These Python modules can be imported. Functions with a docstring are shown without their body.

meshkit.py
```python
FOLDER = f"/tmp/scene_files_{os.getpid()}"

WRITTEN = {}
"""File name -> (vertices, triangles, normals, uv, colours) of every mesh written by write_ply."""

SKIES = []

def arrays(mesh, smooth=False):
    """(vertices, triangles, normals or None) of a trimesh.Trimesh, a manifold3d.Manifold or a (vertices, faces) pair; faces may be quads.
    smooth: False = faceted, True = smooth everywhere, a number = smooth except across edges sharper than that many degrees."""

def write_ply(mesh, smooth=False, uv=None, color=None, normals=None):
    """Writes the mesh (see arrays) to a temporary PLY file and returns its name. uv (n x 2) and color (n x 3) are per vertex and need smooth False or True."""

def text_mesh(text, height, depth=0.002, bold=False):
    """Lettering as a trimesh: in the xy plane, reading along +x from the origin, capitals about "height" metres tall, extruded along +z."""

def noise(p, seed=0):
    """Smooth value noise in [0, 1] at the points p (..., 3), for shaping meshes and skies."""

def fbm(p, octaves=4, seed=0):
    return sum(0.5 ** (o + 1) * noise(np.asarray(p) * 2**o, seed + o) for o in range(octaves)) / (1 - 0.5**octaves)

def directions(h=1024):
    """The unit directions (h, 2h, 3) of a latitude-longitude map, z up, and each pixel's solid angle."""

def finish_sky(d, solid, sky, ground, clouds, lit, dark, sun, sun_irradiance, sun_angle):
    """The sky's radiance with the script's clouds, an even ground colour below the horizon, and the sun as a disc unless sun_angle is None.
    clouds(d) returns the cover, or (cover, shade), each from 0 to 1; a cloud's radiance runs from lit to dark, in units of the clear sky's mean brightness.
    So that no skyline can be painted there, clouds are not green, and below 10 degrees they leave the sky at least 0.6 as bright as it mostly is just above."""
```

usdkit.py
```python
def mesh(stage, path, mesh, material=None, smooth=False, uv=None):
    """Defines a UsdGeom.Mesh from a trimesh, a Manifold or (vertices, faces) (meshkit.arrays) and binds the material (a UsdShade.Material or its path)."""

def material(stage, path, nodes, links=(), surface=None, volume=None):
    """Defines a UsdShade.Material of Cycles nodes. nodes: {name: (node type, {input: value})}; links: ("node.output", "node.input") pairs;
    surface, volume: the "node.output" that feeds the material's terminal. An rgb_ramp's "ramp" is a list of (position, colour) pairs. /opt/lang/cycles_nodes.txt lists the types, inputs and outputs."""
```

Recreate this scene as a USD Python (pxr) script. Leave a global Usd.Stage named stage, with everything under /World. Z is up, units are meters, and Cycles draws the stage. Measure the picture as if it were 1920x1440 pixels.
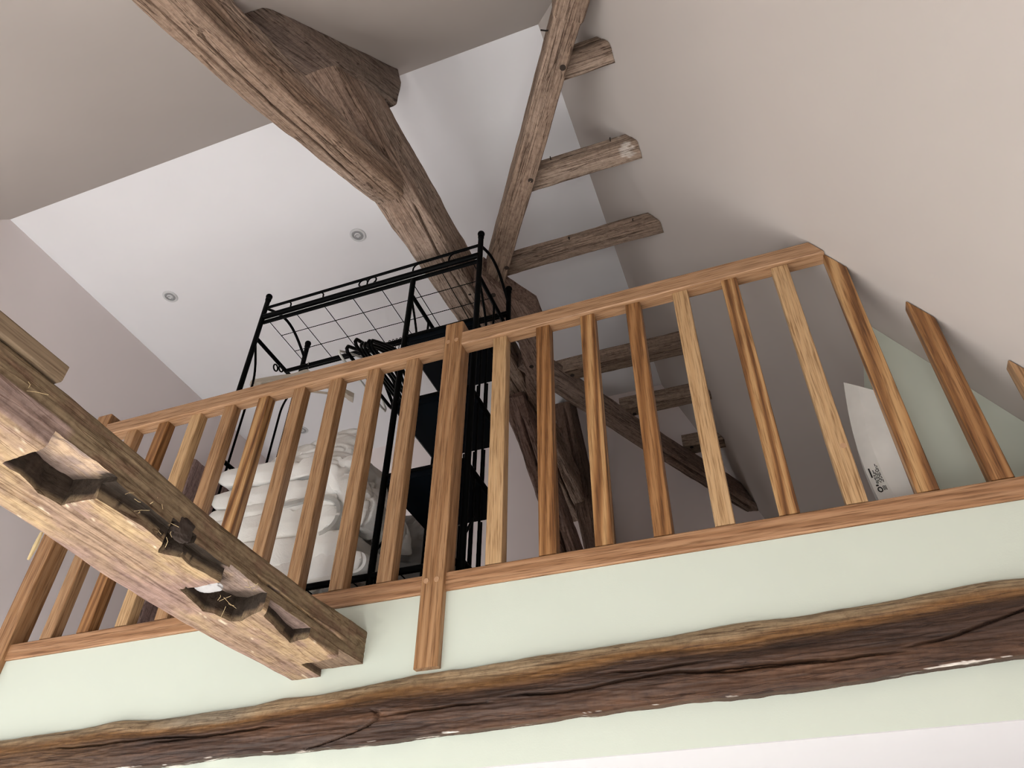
import math
import numpy as np
import trimesh
import manifold3d as m3
import usdkit
import meshkit
from meshkit import fbm, noise
from pxr import Usd, UsdGeom, UsdLux, UsdShade, Sdf, Gf, Vt

stage = Usd.Stage.CreateInMemory()
UsdGeom.SetStageUpAxis(stage, UsdGeom.Tokens.z)
UsdGeom.SetStageMetersPerUnit(stage, 1.0)
UsdGeom.Xform.Define(stage, '/World')
EYE = 1.55            # eye height above the ground floor; all shapes below are given relative to the eye's height

# ------------------------------------------------------------------ camera, sky, daylight
cam = UsdGeom.Camera.Define(stage, '/World/camera')
cam.CreateHorizontalApertureAttr(36.0)
cam.CreateVerticalApertureAttr(27.0)
cam.CreateFocalLengthAttr(36.0 * 1419.1 / 1920)
cam.CreateClippingRangeAttr(Gf.Vec2f(0.02, 200))
cam.CreateExposureAttr(-0.32)
RIGHT, DOWN, FWD = (0.93657863, 0.35027336, 0.01135979), (-0.22000196, 0.61286581, -0.7589431), (-0.27279958, 0.70831072, 0.65105785)
cam.AddTransformOp().Set(Gf.Matrix4d(*RIGHT, 0, *[-a for a in DOWN], 0, *[-a for a in FWD], 0, 0, 0, EYE, 1))

sky = UsdLux.DomeLight.Define(stage, '/World/sky')
sky.CreateIntensityAttr(0.6)
sky.CreateColorAttr(Gf.Vec3f(0.85, 0.93, 1.0))


def daylight(name, x0, x1, z0, z1, y, power, color):
    """The daylight that comes in through a window opening of the wall behind the camera; it shines along +y."""
    li = UsdLux.RectLight.Define(stage, '/World/' + name)
    li.CreateWidthAttr(x1 - x0)
    li.CreateHeightAttr(z1 - z0)
    li.CreateIntensityAttr(power)
    li.CreateColorAttr(Gf.Vec3f(*color))
    # a RectLight shines along its -z: turn -z to +y
    li.AddTransformOp().Set(Gf.Matrix4d(1, 0, 0, 0, 0, 0, 1, 0, 0, -1, 0, 0, (x0 + x1) / 2, y, EYE + (z0 + z1) / 2, 1))


WIN = [(-3.25, -1.25, -1.45, 0.5), (-0.85, 0.25, -1.45, 0.5)]     # glazed doors in the front wall, the second added for more fill: x0, x1, z0, z1
FRONT_Y = -0.62
daylight('daylight', *WIN[0], FRONT_Y - 0.1, 0.9, (0.98, 1.0, 0.97))
for _n, _m, _w, _h, _p in (
        ('daylight_side', (0, -1, 0, 0, 0, 0, 1, 0, -1, 0, 0, 0, -3.44, 0.55, EYE - 0.55, 1), 1.9, 1.8, 0.8),     # glazed door in the left wall
        ('daylight_loft', (0, -1, 0, 0, 0, 0, 1, 0, -1, 0, 0, 0, -3.44, 4.0, EYE + 1.5, 1), 1.3, 0.9, 3.0),       # added fill light, set in an unseen opening of the loft's left wall
        ('daylight_rear', (-1, 0, 0, 0, 0, 0, 1, 0, 0, 1, 0, 0, -1.0, 5.92, EYE - 0.55, 1), 3.0, 1.7, 2.0)):      # added fill light for the soffit, in an unseen opening under the loft
    _l = UsdLux.RectLight.Define(stage, '/World/' + _n)
    _l.CreateWidthAttr(_w)
    _l.CreateHeightAttr(_h)
    _l.CreateIntensityAttr(_p)
    _l.CreateColorAttr(Gf.Vec3f(1.0, 0.97, 0.93))
    _l.AddTransformOp().Set(Gf.Matrix4d(*_m))
daylight('daylight_001', *WIN[1], FRONT_Y - 0.1, 0.7, (0.98, 1.0, 0.97))  # fill light of the added second opening
sun = UsdLux.DistantLight.Define(stage, '/World/sun')             # falls through the glazed doors onto the floor below
sun.CreateAngleAttr(0.6)
sun.CreateIntensityAttr(10.0)
sun.CreateNormalizeAttr(True)
sun.CreateColorAttr(Gf.Vec3f(0.99, 0.985, 0.95))
_d = np.array([-0.10, 0.80, -0.60]) / np.linalg.norm([-0.10, 0.80, -0.60])
_x = np.cross((0, 0, 1.0), -_d)
_x /= np.linalg.norm(_x)
_y = np.cross(-_d, _x)
sun.AddTransformOp().Set(Gf.Matrix4d(*_x, 0, *_y, 0, *(-_d), 0, 0, -4, 6, 1))


# ------------------------------------------------------------------ helpers
def lin(r, g, b):
    c = np.array([r, g, b], float) / 255
    return tuple(np.where(c <= 0.04045, c / 12.92, ((c + 0.055) / 1.055) ** 2.4))


used = {}


def numbered(parent, name):
    key = (parent, name)
    k = used.get(key, 0)
    used[key] = k + 1
    return f'{parent}/{name}' if k == 0 else f'{parent}/{name}_{k:03d}'


class Thing:
    def __init__(self, path, base):
        self.path, self.base = path, np.array(base, float)


def tag(prim, label=None, cat=None, group=None, kind=None):
    for k, v in (('label', label), ('category', cat), ('group', group), ('kind', kind)):
        if v:
            prim.SetCustomDataByKey(k, v)


def thing(name, base, label, cat, group=None):
    """An Xform at the thing's base whose children are its parts."""
    path = numbered('/World', name)
    x = UsdGeom.Xform.Define(stage, path)
    x.AddTranslateOp().Set(Gf.Vec3d(base[0], base[1], base[2] + EYE))
    tag(x.GetPrim(), label, cat, group)
    return Thing(path, base)


def obj(name, mesh, mat, parent=None, smooth=35, frame=None, colors=None, label=None, cat=None, group=None, kind=None):
    """One Mesh prim from vertices given in eye coordinates. frame = (R, o): its own axes (columns of R) and origin."""
    v, f, n = meshkit.arrays(mesh, smooth)
    v = np.asarray(v, float)
    if frame is None:
        R, o = np.eye(3), v.mean(0)
    else:
        R, o = frame
    loc = (v - o) @ R
    path = numbered(parent.path if parent else '/World', name)
    g = UsdGeom.Mesh.Define(stage, path)
    g.CreatePointsAttr(Vt.Vec3fArray.FromNumpy(loc.astype(np.float32)))
    g.CreateFaceVertexCountsAttr(Vt.IntArray.FromNumpy(np.full(len(f), 3, np.int32)))
    g.CreateFaceVertexIndicesAttr(Vt.IntArray.FromNumpy(f.astype(np.int32).ravel()))
    g.CreateSubdivisionSchemeAttr('none')
    if n is not None:
        g.CreateNormalsAttr(Vt.Vec3fArray.FromNumpy((np.asarray(n) @ R).astype(np.float32)))
        g.SetNormalsInterpolation('vertex')
    if colors is not None:
        c = colors(loc, (np.asarray(n) @ R) if n is not None else None)
        UsdGeom.PrimvarsAPI(g).CreatePrimvar('tone', Sdf.ValueTypeNames.Color3fArray, 'vertex').Set(Vt.Vec3fArray.FromNumpy(np.clip(c, 0, 1).astype(np.float32)))
    base = parent.base if parent else np.array([0, 0, -EYE])
    t = o - base
    g.AddTransformOp().Set(Gf.Matrix4d(*R[:, 0], 0, *R[:, 1], 0, *R[:, 2], 0, *t, 1))
    UsdShade.MaterialBindingAPI.Apply(g.GetPrim()).Bind(mat)
    tag(g.GetPrim(), label, cat, group, kind)
    return SubParent(path, R, o)


class SubParent:
    """A part that may carry sub-parts: they are placed in the part's own axes."""
    def __init__(self, path, R, o):
        self.path, self.R, self.base = path, R, o


def sub(name, mesh, mat, parent, smooth=35, label=None):
    v, f, n = meshkit.arrays(mesh, smooth)
    loc = (np.asarray(v) - parent.base) @ parent.R
    o = loc.mean(0)
    path = numbered(parent.path, name)
    g = UsdGeom.Mesh.Define(stage, path)
    g.CreatePointsAttr(Vt.Vec3fArray.FromNumpy((loc - o).astype(np.float32)))
    g.CreateFaceVertexCountsAttr(Vt.IntArray.FromNumpy(np.full(len(f), 3, np.int32)))
    g.CreateFaceVertexIndicesAttr(Vt.IntArray.FromNumpy(f.astype(np.int32).ravel()))
    g.CreateSubdivisionSchemeAttr('none')
    if n is not None:
        g.CreateNormalsAttr(Vt.Vec3fArray.FromNumpy((np.asarray(n) @ parent.R).astype(np.float32)))
        g.SetNormalsInterpolation('vertex')
    g.AddTranslateOp().Set(Gf.Vec3d(*o))
    UsdShade.MaterialBindingAPI.Apply(g.GetPrim()).Bind(mat)
    tag(g.GetPrim(), label)


def to_manifold(mesh):
    v, f = (mesh.vertices, mesh.faces) if hasattr(mesh, 'vertices') else mesh
    return m3.Manifold(m3.Mesh(np.asarray(v, np.float32), np.asarray(f, np.uint32)))


def from_manifold(m):
    q = m.to_mesh()
    return np.asarray(q.vert_properties[:, :3], float), np.asarray(q.tri_verts, int)


def trim(mesh, normal, d):
    """Keeps the side where normal . p <= d."""
    n = np.asarray(normal, float)
    s = np.linalg.norm(n)
    m = to_manifold(mesh).trim_by_plane(tuple(-n / s), float(-d / s))
    return from_manifold(m)


def box(lo, hi):
    lo, hi = np.minimum(lo, hi), np.maximum(lo, hi)
    m = trimesh.creation.box(extents=np.array(hi, float) - lo)
    m.apply_translation((np.array(hi, float) + lo) / 2)
    return m


def prism(poly_xy, z0, z1):
    from shapely.geometry import Polygon
    m = trimesh.creation.extrude_polygon(Polygon(poly_xy), z1 - z0, engine='earcut')
    m.apply_translation((0, 0, z0))
    return m


def tube(pts, r, n=10, closed=False):
    pts = np.asarray(pts, float)
    N = len(pts)
    r = np.broadcast_to(np.asarray(r, float), (N,))
    tan = np.roll(pts, -1, 0) - np.roll(pts, 1, 0) if closed else np.gradient(pts, axis=0)
    tan /= np.linalg.norm(tan, axis=1, keepdims=True)
    a = np.array([0, 0, 1.0]) if abs(tan[0][2]) < 0.9 else np.array([1.0, 0, 0])
    u = np.cross(tan[0], a)
    u /= np.linalg.norm(u)
    V = []
    for i in range(N):
        u = u - tan[i] * (u @ tan[i])
        u /= np.linalg.norm(u)
        w = np.cross(tan[i], u)
        th = np.arange(n) / n * 2 * np.pi
        V.append(pts[i] + r[i] * (np.cos(th)[:, None] * u + np.sin(th)[:, None] * w))
    V = np.vstack(V)
    F = []
    for i in range(N if closed else N - 1):
        j = (i + 1) % N
        for k in range(n):
            a0, a1, b0, b1 = i * n + k, i * n + (k + 1) % n, j * n + k, j * n + (k + 1) % n
            F += [(a0, a1, b1), (a0, b1, b0)]
    if not closed:
        c0, c1 = len(V), len(V) + 1
        V = np.vstack([V, pts[:1], pts[-1:]])
        for k in range(n):
            F += [(c0, (k + 1) % n, k), (c1, (N - 1) * n + k, (N - 1) * n + (k + 1) % n)]
    return V, np.array(F)


def join(*parts):
    return trimesh.util.concatenate([trimesh.Trimesh(*p, process=False) if isinstance(p, tuple) else p for p in parts])


def ball(c, r, sub_=2):
    m = trimesh.creation.icosphere(subdivisions=sub_, radius=r)
    m.apply_translation(c)
    return m


def disc_cyl(c, axis, r, h, n=14):
    """A short cylinder from c along axis."""
    c, axis = np.asarray(c, float), np.asarray(axis, float) / np.linalg.norm(axis)
    return tube([c, c + axis * h * 0.5, c + axis * h], r, n)


def frame_of(A, B, up=(0, 0, 1)):
    A, B = np.asarray(A, float), np.asarray(B, float)
    ex = (B - A) / np.linalg.norm(B - A)
    ey = np.cross(np.asarray(up, float), ex)
    ey /= np.linalg.norm(ey)
    ez = np.cross(ex, ey)
    return np.stack([ex, ey, ez], 1)


def timber(A, B, w, h, up=(0, 0, 1), r=0.012, amp=0.004, wob=0.004, seed=0, step=0.02, ns=16, nc=5, path=None, cracks=(), size=None, wane=0.5):
    """A hewn beam from A to B (centre line). w across, h along up. size(s): factors for w and h; path(s): offsets (y, z) of the centre line;
    cracks: (side 0..3, t0, t1, x0, x1, depth, width) with t across the side from 0 to 1. Sides: 0 bottom (-z), 1 +y, 2 top (+z), 3 -y."""
    A, B = np.asarray(A, float), np.asarray(B, float)
    L = np.linalg.norm(B - A)
    R = frame_of(A, B, up)
    N = max(2, int(L / step) + 1)
    x = np.linspace(0, L, N)
    s = x / L
    W, H = np.full(N, w), np.full(N, h)
    if size:
        a, b = size(s)
        W, H = W * a, H * b
    off = np.zeros((N, 2))
    if path:
        off += np.stack(path(s), 1)
    if wob:
        off[:, 0] += wob * 2 * (fbm(np.stack([x * 2.2, x * 0 + seed * 3.1, x * 0], 1), 3, seed) - 0.5)
        off[:, 1] += wob * 2 * (fbm(np.stack([x * 2.2, x * 0 + seed * 1.7, x * 0 + 5], 1), 3, seed + 7) - 0.5)
    cols, side_of, t_of = [], [], []
    for k in range(4):                                            # bottom, +y, top, -y, counter-clockwise in (y, z)
        cy, cz = ((-1, -1), (1, -1), (1, 1), (-1, 1))[k]
        rr = r * (1 + wane * 2 * (fbm(np.stack([x * 3, x * 0 + k * 9.3, x * 0 + seed], 1), 3, seed + k) - 0.5)) if wane else np.full(N, r)
        cen = np.stack([cy * (W / 2 - rr), cz * (H / 2 - rr)], 1)
        a0 = (180, 270, 0, 90)[k]
        for j in range(nc + 1):
            a = math.radians(a0 + 90 * j / nc)
            cols.append(cen + rr[:, None] * np.array([math.cos(a), math.sin(a)]))
            side_of.append(-1)
            t_of.append(0)
        k2 = (k + 1) % 4
        cy2, cz2 = ((-1, -1), (1, -1), (1, 1), (-1, 1))[k2]
        r2 = r * (1 + wane * 2 * (fbm(np.stack([x * 3, x * 0 + k2 * 9.3, x * 0 + seed], 1), 3, seed + k2) - 0.5)) if wane else np.full(N, r)
        cen2 = np.stack([cy2 * (W / 2 - r2), cz2 * (H / 2 - r2)], 1)
        a1 = math.radians(a0 + 90)
        p0 = cen + rr[:, None] * np.array([math.cos(a1), math.sin(a1)])
        p1 = cen2 + r2[:, None] * np.array([math.cos(a1), math.sin(a1)])
        for j in range(1, ns):
            t = j / ns
            cols.append(p0 * (1 - t) + p1 * t)
            side_of.append(k)
            t_of.append(t)
    P = np.stack(cols, 1)                                          # N x C x 2
    C = P.shape[1]
    ctr = P.mean(1, keepdims=True)
    tang = np.roll(P, -1, 1) - np.roll(P, 1, 1)
    nrm = np.stack([tang[..., 1], -tang[..., 0]], -1)
    nrm /= np.maximum(np.linalg.norm(nrm, axis=-1, keepdims=True), 1e-9)
    X = np.repeat(x[:, None], C, 1)
    q = np.stack([X, P[..., 0], P[..., 1]], -1)
    d = np.zeros((N, C))
    if amp:
        d = amp * 2 * (fbm(q * np.array([5, 22, 22]) + seed * 11.3, 4, seed) - 0.5) + amp * 0.7 * (fbm(q * np.array([16, 120, 120]) + seed, 2, seed + 3) - 0.5)
    side_of, t_of = np.array(side_of), np.array(t_of)
    for (sd, t0, t1, x0, x1, depth, width) in cracks:
        idx = np.where(side_of == sd)[0]
        span = (w if sd in (0, 2) else h)
        u = np.clip((x - x0) / (x1 - x0), 0, 1)
        tc = t0 + (t1 - t0) * u + 0.05 * (fbm(np.stack([x * 9, x * 0 + seed, x * 0 + sd], 1), 3, seed + 5) - 0.5)
        live = ((x > x0) & (x < x1)) * np.minimum(1, np.minimum(x - x0, x1 - x) / 0.06).clip(0)
        dd = (t_of[idx][None, :] - tc[:, None]) * span
        d[:, idx] -= depth * live[:, None] * np.exp(-(dd / width) ** 2)
    P = P + nrm * d[..., None]
    P = P + off[:, None, :]
    loc = np.stack([X, P[..., 0], P[..., 1]], -1).reshape(-1, 3)
    F = []
    i, k = np.meshgrid(np.arange(N - 1), np.arange(C), indexing='ij')
    a0, a1, b0, b1 = i * C + k, i * C + (k + 1) % C, (i + 1) * C + k, (i + 1) * C + (k + 1) % C
    F = np.concatenate([np.stack([a0, a1, b1], -1).reshape(-1, 3), np.stack([a0, b1, b0], -1).reshape(-1, 3)])
    c0 = np.concatenate([[0], (ctr[0, 0] + off[0])])
    c1 = np.concatenate([[L], (ctr[-1, 0] + off[-1])])
    n0 = len(loc)
    loc = np.vstack([loc, c0, c1])
    kk = np.arange(C)
    F = np.concatenate([F, np.stack([np.full(C, n0), (kk + 1) % C, kk], 1), np.stack([np.full(C, n0 + 1), (N - 1) * C + kk, (N - 1) * C + (kk + 1) % C], 1)])
    F = F[:, ::-1]
    v = loc @ R.T + A
    if trimesh.Trimesh(v, F, process=False).volume < 0:
        F = F[:, ::-1]
    return (v, F), (R, A)


def square(A, B, w, h, up, r=0.004, seed=0):
    """A planed stick with eased edges."""
    return timber(A, B, w, h, up, r=r, amp=0, wob=0, seed=seed, step=0.25, ns=2, nc=3, wane=0)


# ------------------------------------------------------------------ materials
LOOKS = '/World/Looks/'


def plaster(name, color, rough=0.85, bump=0.06):
    return usdkit.material(stage, LOOKS + name, {
        'g': ('geometry', {}),
        'n': ('noise_texture', {'scale': 2.2, 'detail': 4.0, 'roughness': 0.55}),
        'r': ('rgb_ramp', {'ramp': [(0.3, tuple(0.97 * c for c in color)), (0.7, color)]}),
        'f': ('noise_texture', {'scale': 260.0, 'detail': 3.0}),
        'b': ('bump', {'strength': bump, 'distance': 0.002}),
        'p': ('principled_bsdf', {'roughness': rough, 'specular_ior_level': 0.25})},
        [('g.position', 'n.vector'), ('g.position', 'f.vector'), ('n.fac', 'r.fac'), ('r.color', 'p.base_color'), ('f.fac', 'b.height'), ('b.normal', 'p.normal')], surface='p.BSDF')


def oak(name, light, mid, dark, figure=0.5, seed=0.0, rough=0.42, bands=2.2):
    """New varnished oak: long streaks, cathedral bands and pores along the object's own x axis."""
    light, mid, dark = (tuple(np.array(c_) * (0.98, 1.05, 1.2)) for c_ in (light, mid, dark))
    return usdkit.material(stage, LOOKS + name, {
        'tc': ('texture_coordinate', {}), 'oi': ('object_info', {}),
        'sh': ('vector_math', {'math_type': 'scale', 'vector1': (17.0 + seed, 5.0, 9.0)}),
        'ad': ('vector_math', {'math_type': 'add'}),
        'm1': ('mapping', {'scale': (1.3, 15.0, 15.0), 'location': (seed, seed * 2.1, seed * 0.7)}),
        'n1': ('noise_texture', {'scale': 1.6, 'detail': 5.0, 'roughness': 0.6, 'distortion': 0.5}),
        'm2': ('mapping', {'scale': (0.5, 11.0, 11.0)}),
        'w': ('wave_texture', {'wave_type': 'bands', 'bands_direction': 'diagonal', 'scale': bands, 'distortion': 4.5, 'detail': 3.0, 'detail_scale': 1.0}),
        'm3': ('mapping', {'scale': (9.0, 240.0, 240.0)}),
        'n3': ('noise_texture', {'scale': 1.0, 'detail': 3.0, 'roughness': 0.6}),
        'mx': ('mix_float', {'fac': figure}),
        'r': ('rgb_ramp', {'ramp': [(0.12, dark), (0.45, mid), (0.85, light)]}),
        'pr': ('rgb_ramp', {'ramp': [(0.32, (0.5, 0.43, 0.36)), (0.52, (1.0, 1.0, 1.0)), (0.8, (1.12, 1.1, 1.06))]}),
        'mu': ('mix_color', {'blend_type': 'multiply', 'fac': 1.0, 'use_clamp_result': False}),
        'b': ('bump', {'strength': 0.25, 'distance': 0.0015}),
        'p': ('principled_bsdf', {'roughness': rough, 'specular_ior_level': 0.4})},
        [('oi.random', 'sh.scale'), ('tc.object', 'ad.vector1'), ('sh.vector', 'ad.vector2'), ('ad.vector', 'm1.vector'), ('ad.vector', 'm2.vector'), ('ad.vector', 'm3.vector'),
         ('m1.vector', 'n1.vector'), ('m2.vector', 'w.vector'), ('m3.vector', 'n3.vector'), ('n1.fac', 'mx.a'), ('w.fac', 'mx.b'), ('mx.result', 'r.fac'),
         ('n3.fac', 'pr.fac'), ('r.color', 'mu.a'), ('pr.color', 'mu.b'), ('mu.result', 'p.base_color'), ('n3.fac', 'b.height'), ('b.normal', 'p.normal')], surface='p.BSDF')


def old_wood(name, rough=0.8, grain=(9.0, 210.0, 210.0), lo=0.55, bump=0.6, spec=0.2, check=0.35):
    """Weathered timber: the mesh's own tone times fibres, blotches and thin drying checks along the object's x axis."""
    return usdkit.material(stage, LOOKS + name, {
        'tc': ('texture_coordinate', {}),
        'at': ('attribute', {'attribute': 'tone'}),
        'm1': ('mapping', {'scale': grain}),
        'n1': ('noise_texture', {'scale': 1.0, 'detail': 5.0, 'roughness': 0.65, 'distortion': 0.4}),
        'm2': ('mapping', {'scale': (2.5, 26.0, 26.0)}),
        'n2': ('noise_texture', {'scale': 1.6, 'detail': 6.0, 'roughness': 0.68, 'distortion': 1.6}),
        'm3': ('mapping', {'scale': (1.3, 34.0, 34.0), 'location': (3.0, 7.0, 1.0)}),
        'n3': ('noise_texture', {'scale': 1.0, 'detail': 4.0, 'roughness': 0.55, 'distortion': 0.7}),
        'n4': ('noise_texture', {'scale': 55.0, 'detail': 5.0, 'roughness': 0.7}),
        'r1': ('rgb_ramp', {'ramp': [(0.32, (lo, lo * 0.95, lo * 0.9)), (0.52, (1.0, 1.0, 1.0)), (0.75, (1.2, 1.2, 1.2))]}),
        'r2': ('rgb_ramp', {'ramp': [(0.3, (0.68, 0.64, 0.62)), (0.5, (1.0, 1.0, 1.0)), (0.7, (1.2, 1.17, 1.14))]}),
        'r3': ('rgb_ramp', {'ramp': [(0.0, (1, 1, 1)), (0.478, (1, 1, 1)), (0.493, (check, check * 0.9, check * 0.82)), (0.499, (check, check * 0.9, check * 0.82)), (0.512, (1, 1, 1)), (1.0, (1, 1, 1))]}),
        'r4': ('rgb_ramp', {'ramp': [(0.33, (0.74, 0.70, 0.68)), (0.5, (1.0, 1.0, 1.0)), (0.7, (1.16, 1.15, 1.13))]}),
        'a': ('mix_color', {'blend_type': 'multiply', 'fac': 1.0, 'use_clamp_result': False}),
        'c': ('mix_color', {'blend_type': 'multiply', 'fac': 1.0, 'use_clamp_result': False}),
        'd': ('mix_color', {'blend_type': 'multiply', 'fac': 1.0, 'use_clamp_result': False}),
        'e': ('mix_color', {'blend_type': 'multiply', 'fac': 1.0, 'use_clamp_result': False}),
        'bw': ('rgb_to_bw', {}), 'hs': ('math', {'math_type': 'multiply_add', 'value2': 0.6}),
        'b': ('bump', {'strength': bump, 'distance': 0.004}),
        'p': ('principled_bsdf', {'roughness': rough, 'specular_ior_level': spec})},
        [('tc.object', 'm1.vector'), ('tc.object', 'm2.vector'), ('tc.object', 'm3.vector'), ('tc.object', 'n4.vector'), ('m1.vector', 'n1.vector'), ('m2.vector', 'n2.vector'), ('m3.vector', 'n3.vector'),
         ('n1.fac', 'r1.fac'), ('n2.fac', 'r2.fac'), ('n3.fac', 'r3.fac'), ('n4.fac', 'r4.fac'), ('at.color', 'a.a'), ('r1.color', 'a.b'), ('a.result', 'c.a'), ('r2.color', 'c.b'), ('c.result', 'd.a'), ('r3.color', 'd.b'),
         ('d.result', 'e.a'), ('r4.color', 'e.b'), ('e.result', 'p.base_color'), ('r3.color', 'bw.color'), ('n1.fac', 'hs.value1'), ('bw.val', 'hs.value3'), ('hs.value', 'b.height'), ('b.normal', 'p.normal')], surface='p.BSDF')


def plain(name, color, rough=0.5, metallic=0.0, spec=0.5, **kw):
    return usdkit.material(stage, LOOKS + name, {
        'g': ('texture_coordinate', {}), 'n': ('noise_texture', {'scale': 14.0, 'detail': 3.0}),
        'r': ('rgb_ramp', {'ramp': [(0.3, tuple(0.9 * c for c in color)), (0.7, color)]}),
        'p': ('principled_bsdf', {'roughness': rough, 'metallic': metallic, 'specular_ior_level': spec, **kw})},
        [('g.object', 'n.vector'), ('n.fac', 'r.fac'), ('r.color', 'p.base_color')], surface='p.BSDF')


def cloth(name, color):
    return usdkit.material(stage, LOOKS + name, {
        'tc': ('texture_coordinate', {}), 'n': ('noise_texture', {'scale': 9.0, 'detail': 6.0, 'roughness': 0.6, 'distortion': 0.8}),
        'f': ('noise_texture', {'scale': 420.0, 'detail': 2.0}),
        's': ('math', {'math_type': 'multiply_add', 'value2': 0.06}),
        'r': ('rgb_ramp', {'ramp': [(0.3, tuple(0.95 * c for c in color)), (0.7, color)]}),
        'b': ('bump', {'strength': 0.5, 'distance': 0.012}),
        'p': ('principled_bsdf', {'roughness': 0.9, 'specular_ior_level': 0.15, 'sheen_weight': 0.2})},
        [('tc.object', 'n.vector'), ('tc.object', 'f.vector'), ('f.fac', 's.value1'), ('n.fac', 's.value3'), ('n.fac', 'r.fac'), ('r.color', 'p.base_color'), ('s.value', 'b.height'), ('b.normal', 'p.normal')], surface='p.BSDF')


M = {}
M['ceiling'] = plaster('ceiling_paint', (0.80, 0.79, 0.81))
M['slope'] = plaster('darkened_slope_paint', (0.50, 0.45, 0.417))  # white darkened in the colour to offset strong light on these slopes
M['wall'] = plaster('wall_paint', (0.80, 0.725, 0.715))
M['fascia'] = plaster('fascia_paint', (0.61, 0.65, 0.56))
M['soffit'] = plaster('soffit_paint', (0.62, 0.605, 0.605))
M['floor'] = plain('floor_tile', (0.69, 0.68, 0.67), 0.5)
M['deck'] = plain('deck_board', (0.35, 0.25, 0.16), 0.6)
OAK = {
    'rail': oak('oak_rail', (0.47, 0.265, 0.135), (0.39, 0.21, 0.10), (0.30, 0.145, 0.062), 0.3, 1.0),
    'light': oak('oak_light', (0.57, 0.355, 0.17), (0.50, 0.295, 0.13), (0.42, 0.23, 0.095), 0.2, 2.0),
    'mid': oak('oak_mid', (0.43, 0.245, 0.115), (0.36, 0.19, 0.082), (0.27, 0.125, 0.048), 0.35, 3.0),
    'dark': oak('oak_dark', (0.40, 0.195, 0.07), (0.25, 0.105, 0.031), (0.115, 0.042, 0.011), 0.4, 4.0),
    'figured': oak('oak_figured', (0.50, 0.28, 0.11), (0.34, 0.155, 0.05), (0.105, 0.036, 0.010), 0.6, 5.0, bands=1.6),
    'newel': oak('oak_newel', (0.42, 0.225, 0.10), (0.34, 0.168, 0.066), (0.25, 0.11, 0.04), 0.45, 6.0, bands=1.8),
    'batten': oak('brown_batten', (0.29, 0.20, 0.115), (0.24, 0.16, 0.088), (0.19, 0.12, 0.062), 0.2, 8.0, rough=0.7),
    'sill': oak('oak_sill', (0.45, 0.24, 0.115), (0.36, 0.175, 0.076), (0.23, 0.10, 0.038), 0.4, 7.0, bands=1.8),
}
M['peg'] = plain('peg_wood', (0.46, 0.27, 0.15), 0.5)
M['old'] = old_wood('old_timber')
M['oldtie'] = old_wood('old_scraped_timber', rough=0.8, grain=(9.0, 170.0, 170.0), lo=0.74, bump=0.45, check=0.62)
M['oldsmooth'] = old_wood('old_waxed_timber', rough=0.6, grain=(6.0, 150.0, 150.0), lo=0.62, bump=0.4, spec=0.35, check=0.5)
M['iron'] = plain('old_iron', (0.035, 0.028, 0.024), 0.6, 0.6)
M['hole'] = plain('peg_hole', (0.03, 0.018, 0.012), 0.9)
M['black'] = plain('black_lacquer', (0.0012, 0.0015, 0.0017), 0.5, 0.0, 0.06)
M['sheet'] = plain('black_sheet_metal', (0.002, 0.004, 0.007), 0.5, 0.0, 0.1)
M['plastic'] = plain('black_plastic', (0.0014, 0.0014, 0.0014), 0.4, 0.0, 0.08)
M['chrome'] = plain('hook_wire', (0.42, 0.40, 0.37), 0.3, 1.0)
M['clearplastic'] = plain('clear_plastic', (0.78, 0.78, 0.74), 0.15)
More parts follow.
